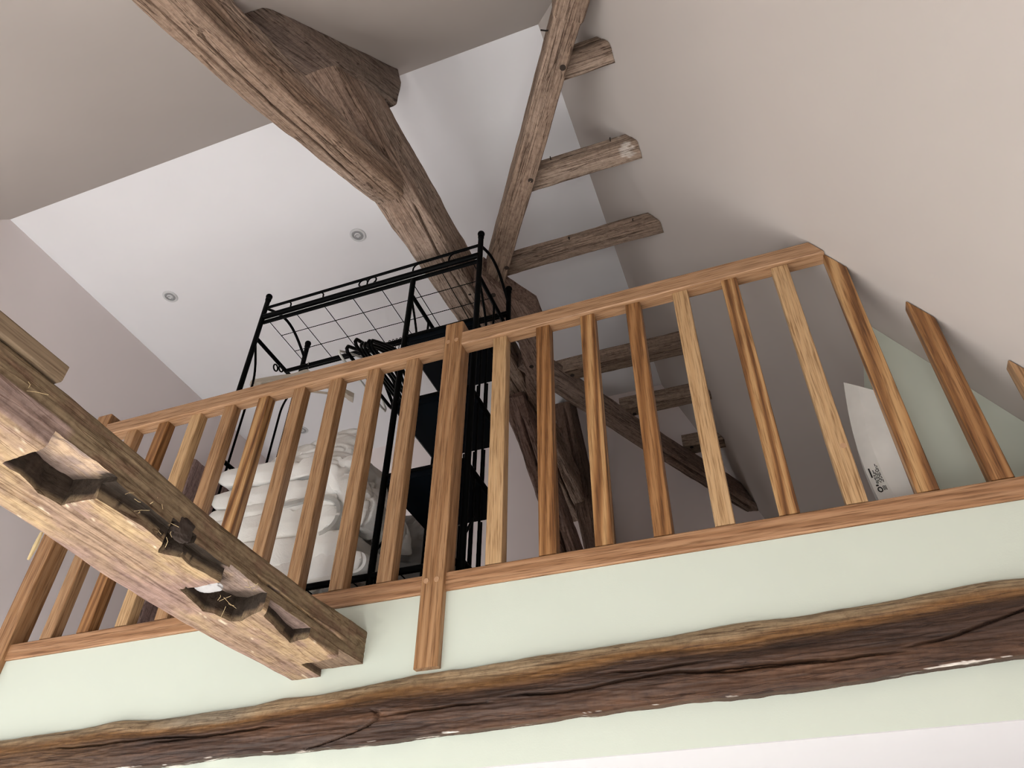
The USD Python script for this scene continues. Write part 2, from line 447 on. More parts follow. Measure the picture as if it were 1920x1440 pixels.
M['hanger'] = plain('pale_hanger_wood', (0.56, 0.49, 0.40), 0.45)
M['linen'] = cloth('white_linen', (0.92, 0.91, 0.88))
M['quilt'] = cloth('white_quilt', (0.91, 0.90, 0.86))
M['bag'] = cloth('grey_cloth', (0.34, 0.325, 0.31))
M['card'] = plain('white_card', (0.84, 0.83, 0.79), 0.55)
M['cardgreen'] = plain('dark_green_card', (0.06, 0.075, 0.055), 0.6)
M['ink'] = plain('black_ink', (0.02, 0.02, 0.02), 0.6)
M['lampwhite'] = plain('lamp_white', (0.62, 0.62, 0.63), 0.4)
M['lampgrey'] = plain('lamp_grey', (0.30, 0.30, 0.31), 0.25)
M['lime'] = plain('lime_plaster', (0.44, 0.425, 0.42), 0.9)
M['straw'] = plain('straw', (0.50, 0.38, 0.20), 0.8)

# ------------------------------------------------------------------ the room
HIP_N, HIP_D = np.array([1.0, 0, 0.577]), 1.43           # hip slope on the right: x + 0.577 z = 1.43
CEIL, YF, YR, SL = 3.23, 1.37, 3.85, 1.28                # flat ceiling's height, its front and rear edges, pitch of the roof slopes
XL, XR = -3.38, 0.95
DECK, SOFF, WALLY = 0.95, 0.47, 1.772


def struct(name, mesh, mat, label=None):
    return obj(name, mesh, mat, smooth=False, frame=(np.eye(3), np.zeros(3)), kind='structure', label=label)


def slab(corners, outward, t=0.12):
    c = np.asarray(corners, float)
    o = np.asarray(outward, float)
    o = o / np.linalg.norm(o) * t
    n = len(c)
    V = np.vstack([c, c + o])
    F = [(0, i, i + 1) for i in range(1, n - 1)] + [(n, n + i + 1, n + i) for i in range(1, n - 1)]
    for i in range(n):
        j = (i + 1) % n
        F += [(i, n + j, j), (i, n + i, n + j)]
    m = trimesh.Trimesh(V, F, process=False)
    trimesh.repair.fix_normals(m)
    return m


hx = lambda z: HIP_D - 0.577 * z
fy = lambda z: YF - (CEIL - z) / SL
ry = lambda z: YR + (CEIL - z) / SL
ZE = 0.66                                               # foot of the slopes
struct('ceiling', slab([(XL, YF, CEIL), (hx(CEIL), YF, CEIL), (hx(CEIL), YR, CEIL), (XL, YR, CEIL)], (0, 0, 1)), M['ceiling'], 'flat white ceiling between the roof slopes, with recessed downlights')
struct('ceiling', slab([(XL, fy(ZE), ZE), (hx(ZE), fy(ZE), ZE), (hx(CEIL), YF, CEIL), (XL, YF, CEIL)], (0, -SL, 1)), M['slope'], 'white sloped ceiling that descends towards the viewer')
struct('ceiling', slab([(XL, ry(ZE), ZE), (hx(ZE), ry(ZE), ZE), (hx(CEIL), YR, CEIL), (XL, YR, CEIL)], (0, SL, 1)), M['wall'], 'white sloped ceiling at the far side of the loft')
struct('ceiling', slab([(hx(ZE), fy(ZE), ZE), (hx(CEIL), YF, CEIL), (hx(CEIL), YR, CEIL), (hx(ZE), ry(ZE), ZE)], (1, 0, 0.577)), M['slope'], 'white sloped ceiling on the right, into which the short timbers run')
def holed(axis, at0, at1, a0, a1, z0, z1, *holes):
    """A wall slab with window openings. axis 0: the wall lies in a plane of constant x, 1: of constant y."""
    out, p = [], a0
    put = lambda p0, p1, q0, q1: out.append(box((at0, p0, q0), (at1, p1, q1)) if axis == 0 else box((p0, at0, q0), (p1, at1, q1)))
    for h0, h1, g0, g1 in holes:
        put(p, h0, z0, z1)
        put(h0, h1, z0, g0)
        put(h0, h1, g1, z1)
        p = h1
    put(p, a1, z0, z1)
    return join(*out)


struct('wall_left', holed(0, XL - 0.12, XL, FRONT_Y - 0.2, 6.1, -EYE, CEIL + 0.1, (-0.40, 1.50, -1.45, 0.35), (3.35, 4.65, 1.05, 1.95)), M['wall'], 'plain white wall at the left of the stair gap')
struct('wall_right', box((1.05, FRONT_Y, -EYE), (1.17, 6.0, ZE + 0.12)), M['wall'])
struct('wall_rear', holed(1, 5.86, 5.98, XL, 1.05, -EYE, ZE + 0.1, (-2.5, 0.5, -1.40, 0.30)), M['wall'])
# wall behind the camera with its two window openings
bits, x = [], XL
for (x0, x1, z0, z1) in WIN:
    bits += [box((x, FRONT_Y - 0.2, -EYE), (x0, FRONT_Y, ZE + 0.02)), box((x0, FRONT_Y - 0.2, z1), (x1, FRONT_Y, ZE + 0.02)), box((x0, FRONT_Y - 0.2, -EYE), (x1, FRONT_Y, z0))]
    x = x1
bits.append(box((x, FRONT_Y - 0.2, -EYE), (1.05, FRONT_Y, ZE + 0.02)))
struct('wall_front', join(*bits), M['wall'])
struct('floor', box((XL, FRONT_Y - 1.5, -EYE - 0.1), (1.05, 5.9, -EYE)), M['floor'])
# mezzanine: face, soffit, deck
struct('wall_mezzanine', box((-2.56, WALLY, SOFF), (1.05, WALLY + 0.08, 0.926)), M['fascia'], 'cream white face of the loft floor below the balustrade')
struct('ceiling', join(box((-2.56, WALLY + 0.0005, SOFF - 0.002), (1.05, 5.86, SOFF)), box((-2.56, WALLY + 0.08, SOFF), (1.05, 5.86, SOFF + 0.05))), M['soffit'], 'pinkish white ceiling underneath the loft floor')
deck = thing('floor_mezzanine', (-0.75, 3.8, 0.88), 'boarded loft floor behind the balustrade', 'floor')
stage.GetPrimAtPath(deck.path).SetCustomDataByKey('kind', 'structure')
stage.GetPrimAtPath(deck.path).ClearCustomDataByKey('category')
for k in range(15):
    y0 = 1.86 + 0.266 * k
    obj('plank', box((-2.56, y0, 0.90), (min(1.0, hx(0.96)), y0 + 0.262, DECK - 0.004)), M['deck'], deck, smooth=False)
# boxed-in corner under the hip slope
m = box((0.43, 1.97, 0.92), (1.4, 2.9, 1.9))
struct('wall_boxing', trim(m, HIP_N, HIP_D - 0.001), M['fascia'], 'cream white boxed-in wall under the right slope')


def clip_roof(mesh, rear=True, front=True, hip=True):
    if hip:
        mesh = trim(mesh, HIP_N, HIP_D - 0.002)
    if front:
        mesh = trim(mesh, (0, -SL, 1), CEIL - SL * YF - 0.002)
    if rear:
        mesh = trim(mesh, (0, SL, 1), CEIL + SL * YR - 0.002)
    return mesh


# ------------------------------------------------------------------ old roof timbers
def tones(base, second, seed, stretch=(2.5, 9, 9), contrast=0.45, amount=0.5, extra=None):
    base, second = np.array(base) * (1.0, 1.03, 1.12), np.array(second) * (1.0, 1.03, 1.12)

    def f(loc, n):
        a = fbm(loc * np.array(stretch) + seed * 3.7, 5, seed)
        b = fbm(loc * np.array([stretch[0] * 0.6, stretch[1] * 0.8, stretch[2] * 0.8]) + seed * 1.3 + 20, 4, seed + 50)
        mask = np.clip((b - 0.5) * 5 + amount, 0, 1)[:, None]
        c = (base * (1 - mask) + second * mask) * (1 - contrast / 2 + contrast * a)[:, None]
        return extra(c, loc, n) if extra else c
    return f


def old(name, built, seed, base, second, label, cat='beam', parent=None, mat='old', extra=None, group=None, clip=True, **kw):
    mesh, fr = built
    if clip:
        mesh = clip_roof(mesh)
    return obj(name, mesh, M[mat], parent, 40, fr, tones(base, second, seed, extra=extra, **kw), label, cat, group)


def dot(p, axis, r, h=0.004):
    return disc_cyl(np.asarray(p, float) - np.asarray(axis, float) * h * 0.6, axis, r, h)


BROWN, PALE, RED, GREYB = (0.27, 0.185, 0.13), (0.37, 0.275, 0.205), (0.22, 0.115, 0.06), (0.25, 0.19, 0.15)
TX0, TX1 = -1.205, -1.05                                 # the truss's planes in x
TXC, TW = (TX0 + TX1) / 2, TX1 - TX0

collar = thing('collar_beam', (TXC, 2.6, 2.62), 'long crooked old oak collar beam running away above the black rack', 'beam')
cm, cf = timber((TXC, 0.90, 2.725), (TXC, 4.45, 2.715), TW + 0.01, 0.21, r=0.014, amp=0.009, wob=0.006, seed=3, step=0.012, ns=58,
                path=lambda s: (0.022 * np.sin(s * 7.0 + 1.2), 0.012 * np.sin(s * 5)),
                size=lambda s: (1 + 0.10 * np.sin(s * 9), 1.25 - 0.42 * np.clip(s * 1.8, 0, 1)),
                cracks=[(0, 0.12, 0.34, 0.72, 1.05, 0.03, 0.0035), (0, 0.3, 0.22, 0.95, 1.5, 0.025, 0.003), (0, 0.55, 0.3, 1.3, 2.3, 0.02, 0.0025), (0, 0.2, 0.5, 2.2, 3.3, 0.035, 0.004), (3, 0.35, 0.5, 0.9, 2.2, 0.015, 0.004), (1, 0.4, 0.6, 0.4, 2.0, 0.015, 0.004)])
obj('beam', clip_roof(cm), M['old'], collar, 40, cf, tones(BROWN, PALE, 3))
for p in ((-1.062, 2.19, 2.635), (-1.10, 2.62, 2.63)):
    obj('peg', ball(p, 0.009, 1), M['hole'], collar)
obj('nail', tube([(-1.2, 2.36, 2.62), (-1.235, 2.35, 2.61), (-1.25, 2.345, 2.615)], 0.003, 6), M['iron'], collar)

knee = thing('knee_brace', (TXC, 0.9, 2.15), 'thick old oak brace rising from the upper left to the collar beam', 'beam')
km, kf = timber((TXC - 0.005, 0.0, 1.845), (TXC - 0.005, 1.50, 2.58), 0.135, 0.16, r=0.014, amp=0.008, wob=0.004, seed=8, step=0.010, ns=52,
                path=lambda s: (0.012 * np.sin(s * 5), -0.022 * np.sin(np.pi * np.clip((s - 0.25) / 0.75, 0, 1))),
                size=lambda s: (1.02 - 0.1 * s, 1.05 - 0.28 * s),
                cracks=[(0, 0.45, 0.66, 0.60, 1.42, 0.035, 0.0026), (0, 0.25, 0.32, 1.0, 1.6, 0.012, 0.002), (0, 0.8, 0.75, 0.3, 0.8, 0.012, 0.002), (1, 0.3, 0.5, 0.3, 0.9, 0.02, 0.0025), (3, 0.3, 0.5, 0.3, 0.9, 0.02, 0.0025)])
obj('beam', clip_roof(km), M['old'], knee, 40, kf, tones((0.30, 0.205, 0.14), PALE, 8))

rk = thing('rear_brace', (TXC, 3.6, 2.3), 'weathered cracked brace falling from the collar beam towards the far slope', 'beam')
rm, rf = timber((TXC, 2.96, 2.66), (TXC, 4.55, 1.88), 0.12, 0.15, r=0.012, amp=0.010, wob=0.005, seed=12, step=0.014, ns=22,
                cracks=[(0, 0.35, 0.6, 0.1, 1.2, 0.035, 0.006), (1, 0.4, 0.5, 0.1, 1.2, 0.03, 0.006)])
obj('beam', clip_roof(rm), M['old'], rk, 40, rf, tones((0.23, 0.15, 0.115), (0.30, 0.21, 0.165), 12))

# principal rafters of the truss, half sunk into the slopes
fr_m, fr_f = timber((TXC, 0.42, 2.26), (TXC, 1.36, 3.085), TW, 0.24, r=0.012, amp=0.005, wob=0.003, seed=15, step=0.016, ns=14)
fr_m = trim(fr_m, (0, 1, 0), 1.345)
old('principal_rafter', (fr_m, fr_f), 15, (0.20, 0.145, 0.11), (0.27, 0.205, 0.155), 'dark old rafter half sunk in the near slope, above the thick brace')
rr_m, rr_f = timber((TXC + 0.05, YR - 0.04, CEIL - 0.005), (TXC + 0.05, ry(0.96) - 0.03, 0.965), 0.12, 0.30, up=(0, 1.28, 1), r=0.012, amp=0.006, wob=0.004, seed=16, step=0.016, ns=14,
                    cracks=[(2, 0.3, 0.35, 0.02, 0.5, 0.025, 0.006), (0, 0.3, 0.35, 0.02, 0.5, 0.025, 0.006)])
rr_m = trim(rr_m, (0, 0, 1), CEIL - 0.003)
old('principal_rafter', (rr_m, rr_f), 16, (0.13, 0.085, 0.06), (0.19, 0.125, 0.09), 'very dark old rafter standing steeply on the far slope, behind the figured balusters')

# horizontal dragon beams from the collar to the corners of the hip
dz = 2.65
db = thing('dragon_beam', (-0.5, 1.6, dz), 'long straight old timber with pegs that slants up to the top edge of the picture', 'beam')
dm, df = timber((-1.036, 2.335, dz + 0.06), (-0.136, 0.965, dz + 0.06), 0.098, 0.12, r=0.008, amp=0.004, wob=0.004, seed=21, step=0.014, ns=18, size=lambda s: (1.0 + 0.14 * (s > 0.87), 1.0 + 0.06 * (s > 0.87)),
                cracks=[(0, 0.3, 0.6, 1.15, 1.32, 0.012, 0.004), (0, 0.7, 0.45, 1.12, 1.36, 0.012, 0.004)])
obj('beam', clip_roof(dm), M['old'], db, 40, df, tones((0.255, 0.175, 0.12), (0.31, 0.22, 0.155), 21))
u = np.array([0.90, -1.37, 0]) / math.hypot(0.90, 1.37)
q = np.array([u[1], -u[0], 0])
for (X, Y) in ((-0.848, 2.112), (-0.59, 1.71), (-0.323, 1.301)):
    obj('peg_hole', dot((X, Y, dz), (0, 0, -1), 0.011), M['hole'], db)
obj('nail', tube([(-0.30, 1.19, dz + 0.05), (-0.345, 1.175, dz + 0.05), (-0.36, 1.165, dz + 0.045)], 0.003, 6), M['iron'], db)

d2 = thing('dragon_beam', (-0.5, 3.5, 2.6), 'old timber with two dark pegs slanting down to the lower right behind the balusters', 'beam')
em, ef = timber((-0.99, 2.74, dz + 0.045), (0.02, 4.50, 2.565), 0.10, 0.11, r=0.008, amp=0.006, wob=0.005, seed=23, step=0.014, ns=18, path=lambda s: (0.02 * np.sin(np.pi * s), 0 * s),
                cracks=[(0, 0.3, 0.5, 0.9, 1.9, 0.02, 0.005), (0, 0.6, 0.7, 0.2, 0.7, 0.012, 0.004)])
obj('beam', clip_roof(em), M['old'], d2, 40, ef, tones((0.24, 0.165, 0.125), (0.30, 0.22, 0.17), 23))
for (X, Y) in ((-0.778, 2.90), (-0.548, 3.332), (-0.306, 3.751)):
    obj('peg_hole', dot((X, Y, dz - 0.022), (0, 0, -1), 0.011), M['hole'], d2)

poly = [(-1.02, 2.13), (-0.955, 2.085), (-0.885, 2.25), (-0.805, 2.40), (-0.815, 2.62), (-0.93, 2.86), (-1.04, 3.12), (-1.06, 3.0), (-0.975, 2.68), (-0.955, 2.56), (-1.03, 2.42)]
bm = prism(poly, 2.615, 2.74)
bm = bm.subdivide().subdivide().subdivide()
bv = np.array(bm.vertices)
bm.vertices = bv + 0.004 * (fbm(bv * 18, 3, 5) - 0.5)[:, None] * 2
bol = thing('bolster_block', (-0.92, 2.55, 2.62), 'short dark bolster timber where the slanting beams meet the collar', 'beam')
obj('block', bm, M['old'], bol, 40, (frame_of((-0.95, 2.1, 2.65), (-0.93, 3.0, 2.65)), np.array([-0.95, 2.1, 2.65])), tones((0.23, 0.15, 0.11), (0.29, 0.20, 0.15), 27))
for (X, Y) in ((-0.955, 2.219), (-0.953, 2.75)):
    obj('peg_hole', dot((X, Y, 2.616), (0, 0, -1), 0.012), M['hole'], bol)

# short horizontal timbers from the dragon beams to the hip slope
SHORT = [
    ('shortest of the short timbers on the right slope, at the top of the picture', -0.39, 1.305, 1.39, 2.725, 0.085, 31),
    ('short timber with a pale knotted end, second from the top on the right slope', -0.66, 1.725, 1.815, 2.722, 0.082, 32),
    ('longest short timber on the right slope, just above the handrail', -0.93, 2.145, 2.215, 2.715, 0.09, 33),
    ('short squared timber on the slope seen just below the handrail between balusters', -0.90, 2.925, 3.02, 2.695, 0.09, 34),
    ('short stubby timber on the slope, second below the handrail, between the dark balusters', -0.63, 3.345, 3.43, 2.69, 0.09, 35),
    ('smallest timber stub, lowest behind the balusters, where the slanting timber meets the slope', -0.36, 3.80, 3.90, 2.68, 0.085, 36),
]
for (lab, x0, y0, y1, z0, h, sd) in SHORT:
    t = thing('tie_joist', ((x0 - 0.14) / 2, (y0 + y1) / 2, z0), lab, 'beam')
    jm, jf = timber((x0, (y0 + y1) / 2, z0 + h / 2), (0.05, (y0 + y1) / 2, z0 + h / 2), y1 - y0, h, r=0.010, amp=0.005, wob=0.003, seed=sd, step=0.012, ns=12,
                    cracks=[(1, 0.5, 0.4, 0.1, 0.6, 0.01, 0.003), (3, 0.5, 0.4, 0.1, 0.6, 0.01, 0.003)])
    obj('beam', clip_roof(jm), M['old'], t, 40, jf, tones((0.24, 0.17, 0.12), (0.34, 0.25, 0.18), sd, extra=(lambda c, l, n: np.where((np.clip((l[:, 0] - l[:, 0].max() + 0.10) / 0.07, 0, 1) * (fbm(l * 30, 3, 9) > 0.52))[:, None] > 0.3, np.array([[0.55, 0.49, 0.44]]), c)) if sd == 32 else None))
    if sd in (32, 33):
        for k, fx in enumerate((0.22, 0.83) if sd == 32 else (0.45, 0.88)):
            X = x0 + 0.06 + (hx(z0) - x0 - 0.1) * fx
            obj('nail', tube([(X, y0 + 0.02, z0 + 0.06), (X + 0.004, y0 - 0.012, z0 + 0.052), (X + 0.006, y0 - 0.02, z0 + 0.045)], 0.0022, 5), M['iron'], t)

# wide old timber by the left wall
lw_m, lw_f = timber((-3.30, 3.22, DECK + 0.002), (-3.30, 3.22, 2.70), 0.56, 0.11, up=(1, 0, 0), r=0.012, amp=0.006, wob=0.003, seed=41, step=0.03, ns=30, cracks=[(2, 0.4, 0.45, 0.4, 1.7, 0.02, 0.006), (2, 0.7, 0.62, 0.2, 1.4, 0.015, 0.005), (0, 0.4, 0.5, 0.3, 1.6, 0.02, 0.005)])
lw_m = trim(lw_m, (0, 0.16, 1), 2.76 + 0.16 * 2.97)
old('wall_timber', (lw_m, lw_f), 41, (0.20, 0.125, 0.10), (0.27, 0.18, 0.15), 'wide reddish old timber against the left wall, behind the bedding')

# ------------------------------------------------------------------ the tie beam
tie = thing('tie_beam', (-1.225, 0.95, 0.735), 'massive old tie beam with empty mortises coming out of the loft face towards the viewer', 'beam')
ty0, ty1 = -0.62, 1.80
tm, tf = timber((-1.225, ty0, 0.792), (-1.222, ty1, 0.790), 0.232, 0.112, r=0.011, amp=0.0045, wob=0.004, seed=51, step=0.009, ns=44, nc=5,
                path=lambda s: (0.012 * np.sin(s * 9.0 + 0.6), 0.004 * np.sin(s * 6)),
                cracks=[(0, 0.42, 0.46, 1.3, 1.95, 0.007, 0.0018), (0, 0.5, 0.5, 1.15, 1.4, 0.006, 0.0018), (0, 0.78, 0.74, 0.9, 1.5, 0.010, 0.003), (1, 0.45, 0.6, 1.9, 2.3, 0.01, 0.003), (3, 0.45, 0.6, 1.9, 2.3, 0.01, 0.003)])


def rough_cut(poly, z1, seed, z0=0.60, amp=0.005, tilt=None):
    m = prism(poly, z0, z1)
    for _ in range(4):
        m = m.subdivide()
    v = np.array(m.vertices)
    if tilt:
        v[:, 2] = np.where(v[:, 2] > z0 + 0.06, v[:, 2] + tilt(v), v[:, 2])
    m.vertices = v + amp * 2 * np.stack([fbm(v * 26 + k * 7, 4, seed + k) - 0.5 for k in range(3)], 1)
    return m


CUTS = [
    ([(-1.215, 0.700), (-1.165, 0.694), (-1.115, 0.690), (-1.03, 0.688), (-1.03, 0.845), (-1.095, 0.846), (-1.138, 0.838), (-1.212, 0.838), (-1.222, 0.79), (-1.204, 0.735)], 0.772, 0.005, lambda v: np.clip((-1.11 - v[:, 0]) * 0.16, -0.004, 0.03)),
    ([(-1.133, 0.835), (-1.03, 0.83), (-1.03, 1.212), (-1.128, 1.212), (-1.140, 1.12), (-1.132, 1.03), (-1.122, 0.95)], 0.764, 0.004, None),
    ([(-1.164, 1.046), (-1.135, 1.078), (-1.03, 1.082), (-1.03, 1.00), (-1.11, 1.0)], 0.777, 0.005, None),
    ([(-1.235, 1.198), (-1.262, 1.311), (-1.245, 1.328), (-1.233, 1.376), (-1.205, 1.381), (-1.03, 1.300), (-1.03, 1.212), (-1.125, 1.200)], 0.771, 0.005, lambda v: np.clip((-1.12 - v[:, 0]) * 0.2, -0.004, 0.02)),
    ([(-1.140, 1.375), (-1.170, 1.532), (-1.10, 1.525), (-1.03, 1.50), (-1.03, 1.335), (-1.095, 1.338)], 0.757, 0.004, lambda v: np.clip((-1.10 - v[:, 0]) * 0.12, -0.004, 0.01)),
    ([(-1.229, 1.675), (-1.174, 1.668), (-1.03, 1.64), (-1.03, 1.95), (-1.229, 1.95), (-1.232, 1.80)], 0.753, 0.0025, None),
]
cuts = [rough_cut(p_, z_, 1 + k, amp=a_, tilt=t_) for k, (p_, z_, a_, t_) in enumerate(CUTS)]
man = to_manifold(tm)
for c in cuts:
    man = man - to_manifold(c)
tm = from_manifold(man)
tm = trimesh.Trimesh(*tm, process=False)


def tie_tone(loc, n):
    import shapely
    p = loc @ tf[0].T + tf[1]
    N = n @ tf[0].T
    x, y, z = p.T
    big = fbm(p * np.array([14, 6, 14]), 5, 60)
    mid = fbm(p * np.array([40, 20, 40]) + 3, 4, 62)
    fine = fbm(p * np.array([90, 50, 90]), 4, 61)
    B = lambda m: m[:, None]
    down = np.clip((-N[:, 2] - 0.45) * 4, 0, 1)
    ochre, pink, mauve, side, red = (np.array(c) for c in ((0.385, 0.272, 0.155), (0.29, 0.198, 0.135), (0.265, 0.175, 0.145), (0.20, 0.145, 0.088), (0.165, 0.10, 0.065)))
    # underside: pale scraped wood, greyer and pinker to the left, purple-brown patches
    m1 = np.clip((big - 0.45) * 6 + np.clip((x + 1.235) / 0.03, -1, 1) * 0.5, 0, 1)
    bot = pink * (1 - B(m1)) + ochre * B(m1)
    pur = np.clip((mid - 0.56) * 9, 0, 1) * 0.6
    patch = np.clip(1.3 - np.hypot((x + 1.29) / 0.07, (y - 1.20) / 0.10), 0, 1) + np.clip(1.2 - np.hypot((x + 1.19) / 0.06, (y - 1.19) / 0.03), 0, 1) + np.clip((y - 1.52) / 0.2, 0, 1) * np.clip((0.62 - big) * 5, 0.2, 0.9) + np.clip((-1.31 - x) / 0.02, 0, 1) * 0.5
    pur = np.clip(pur + np.clip(patch * (0.55 + 0.9 * big), 0, 1), 0, 0.95)
    bot = bot * (1 - B(pur)) + mauve * B(pur)
    bot = np.where(B((fine > 0.69) & (mid > 0.58) & (pur < 0.5)), np.array([0.55, 0.455, 0.33]), bot)
    # side towards the room: dull olive brown with reddish patches; a purple-grey band along its foot at the near end
    sd = side * B(0.78 + 0.44 * big)
    rr_ = np.clip((mid - 0.52) * 7, 0, 0.7)
    sd = sd * (1 - B(rr_)) + red * B(rr_)
    band = np.clip((0.725 - y) / 0.02, 0, 1) * np.clip((0.796 + 0.01 * (mid - 0.5) - z) / 0.004, 0, 1)
    sd = sd * (1 - B(band)) + np.array([0.30, 0.215, 0.185]) * B(band)
    c = sd * (1 - B(down)) + bot * B(down)
    bins = np.clip(((y + 0.7) / 0.03).astype(int), 0, 99)
    xm = np.full(100, -9.0)
    np.maximum.at(xm, bins, x)
    outer = (N[:, 0] > 0.4) & (x > xm[bins] - 0.010)
    # insides of the mortises: walls and groove painted dark as shade, purple-grey or ochre roofs
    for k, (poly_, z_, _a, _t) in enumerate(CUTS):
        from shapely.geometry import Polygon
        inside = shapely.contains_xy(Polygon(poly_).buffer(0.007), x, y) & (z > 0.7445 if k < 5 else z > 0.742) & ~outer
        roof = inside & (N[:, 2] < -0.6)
        pocket_shade = np.array([0.040, 0.029, 0.021]) * B(0.5 + fine)
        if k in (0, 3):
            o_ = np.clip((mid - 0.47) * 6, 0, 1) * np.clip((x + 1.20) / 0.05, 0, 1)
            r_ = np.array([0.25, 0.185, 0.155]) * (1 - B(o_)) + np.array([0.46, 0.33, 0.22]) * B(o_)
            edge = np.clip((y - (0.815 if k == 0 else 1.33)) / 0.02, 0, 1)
            r_ = r_ * (1 - 0.8 * B(edge)) + pocket_shade * 0.8 * B(edge)
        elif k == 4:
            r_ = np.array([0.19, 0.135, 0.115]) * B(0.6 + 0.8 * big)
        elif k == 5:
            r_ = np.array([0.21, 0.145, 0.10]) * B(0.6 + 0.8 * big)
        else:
            r_ = pocket_shade
        c = np.where(B(inside), pocket_shade if k != 5 else np.array([0.12, 0.08, 0.055]) + 0 * pocket_shade, c)
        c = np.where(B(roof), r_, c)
    return c * B(0.85 + 0.3 * fine)


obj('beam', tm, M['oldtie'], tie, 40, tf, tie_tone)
obj('plaster_lump', trimesh.Trimesh(*(lambda m: (m.vertices * [1.5, 1.15, 0.4] * (0.7 + 0.7 * fbm(np.array(m.vertices) * 70, 3, 4))[:, None] + [-1.206, 1.247, 0.757], m.faces))(trimesh.creation.icosphere(4, 0.022)), process=False), M['lime'], tie, label='white lump of plaster stuck in a mortise')
obj('knot', trimesh.Trimesh(*(lambda m: (np.sign(m.vertices) * np.abs(m.vertices / 0.024) ** 0.75 * 0.024 * [0.6, 1.05, 0.95] * (0.65 + 0.7 * fbm(np.array(m.vertices) * 75, 3, 6))[:, None] + [-1.122, 1.045, 0.774], m.faces))(trimesh.creation.icosphere(4, 0.024)), process=False), M['hole'], tie, label='black knot beside the groove')
rng = np.random.default_rng(5)
fib = []
for k in range(26):
    c = np.array([(-1.108, 0.92, 0.765), (-1.12, 1.0, 0.75), (-1.11, 1.27, 0.77), (-1.105, 0.62, 0.80), (-1.19, 1.30, 0.745)][k % 5]) + rng.normal(0, 0.015, 3) * [0.3, 1, 0.8]
    a = rng.normal(0, 0.007, 3) + np.array([0.002, 0, -0.004])
    fib.append(tube([c, c + a, c + a * 1.8 + rng.normal(0, 0.004, 3)], 0.0006, 4))
o = obj('straw_fibre', join(*fib), M['straw'], tie, label='wisps of straw and cobweb clinging to the beam', kind='stuff')
obj('splinter', tube([(-1.345, 0.915, 0.742), (-1.352, 0.92, 0.715), (-1.362, 0.925, 0.690)], [0.003, 0.005, 0.0025], 6), M['straw'], tie, label='pale splinter hanging from the left edge')

bd = thing('wood_batten', (-1.16, 0.1, 0.848), 'plain brown wooden batten lying on top of the big tie beam at the left edge', 'batten')
wm, wf = square((-1.115, ty0, 0.868), (-1.115, 0.655, 0.868), 0.05, 0.036, (0, 0, 1))
obj('batten', wm, OAK['batten'], bd, 30, wf)

# ------------------------------------------------------------------ dark beam along the loft face
LB_TOP = [(-2.65, .664), (-2.354, .666), (-2.102, .669), (-1.886, .680), (-1.748, .672), (-1.565, .677), (-1.424, .678), (-1.356, .684), (-1.157, .688), (-1.062, .696), (-.938, .704), (-.788, .706), (-.615, .712), (-.409, .718), (-.215, .725), (-.091, .729), (.028, .728), (.144, .732), (.311, .742), (.419, .750), (.491, .749), (1.04, .77)]
LB_WANE = [(-2.65, .63), (-2.126, .637), (-1.895, .650), (-1.74, .644), (-1.52, .642), (-1.417, .648), (-1.283, .655), (-1.058, .662), (-.786, .668), (-.615, .675), (-.346, .686), (-.098, .686), (.078, .694), (.247, .705), (.409, .717), (.48, .718), (1.04, .735)]
LB_BOT = [(-2.65, .545), (-1.81, .548), (-1.699, .546), (-1.457, .553), (-1.194, .546), (-.951, .550), (-.779, .554), (-.616, .557), (-.537, .561), (-.359, .567), (-.237, .570), (-.122, .564), (.047, .571), (.207, .578), (.311, .585), (.429, .589), (1.04, .60)]
CR = [[(-.685, .609), (-.525, .608), (-.346, .619), (-.272, .622), (-.155, .611), (.069, .608), (.216, .610)], [(-1.0, .596), (-.797, .602), (-.699, .598)], [(.20, .614), (.239, .619), (.325, .632), (.40, .650), (.455, .665), (.6, .68)], [(-.45, .640), (-.30, .636), (-.16, .640)], [(-2.1, .612), (-1.9, .606), (-1.7, .606), (-1.5, .60)], [(-.25, .618), (-.05, .614), (.10, .612)], [(-1.75, .592), (-1.55, .598), (-1.3, .602)]]
NX, NP = 620, 110
X = np.linspace(-2.65, 1.04, NX)
ip = lambda t: np.interp(X, *zip(*t))
jit = lambda k, a, fr_: a * 2 * (fbm(np.stack([X * fr_, X * 0 + k, X * 0], 1), 4, 70 + k) - 0.5)
k_ = 1.738 / 1.772
zt, zw, zb = ip(LB_TOP) + jit(1, 0.004, 9), ip(LB_WANE) * k_ + jit(2, 0.006, 7), ip(LB_BOT) * k_ + jit(3, 0.004, 16)
rows = []
yb = WALLY + 0.006
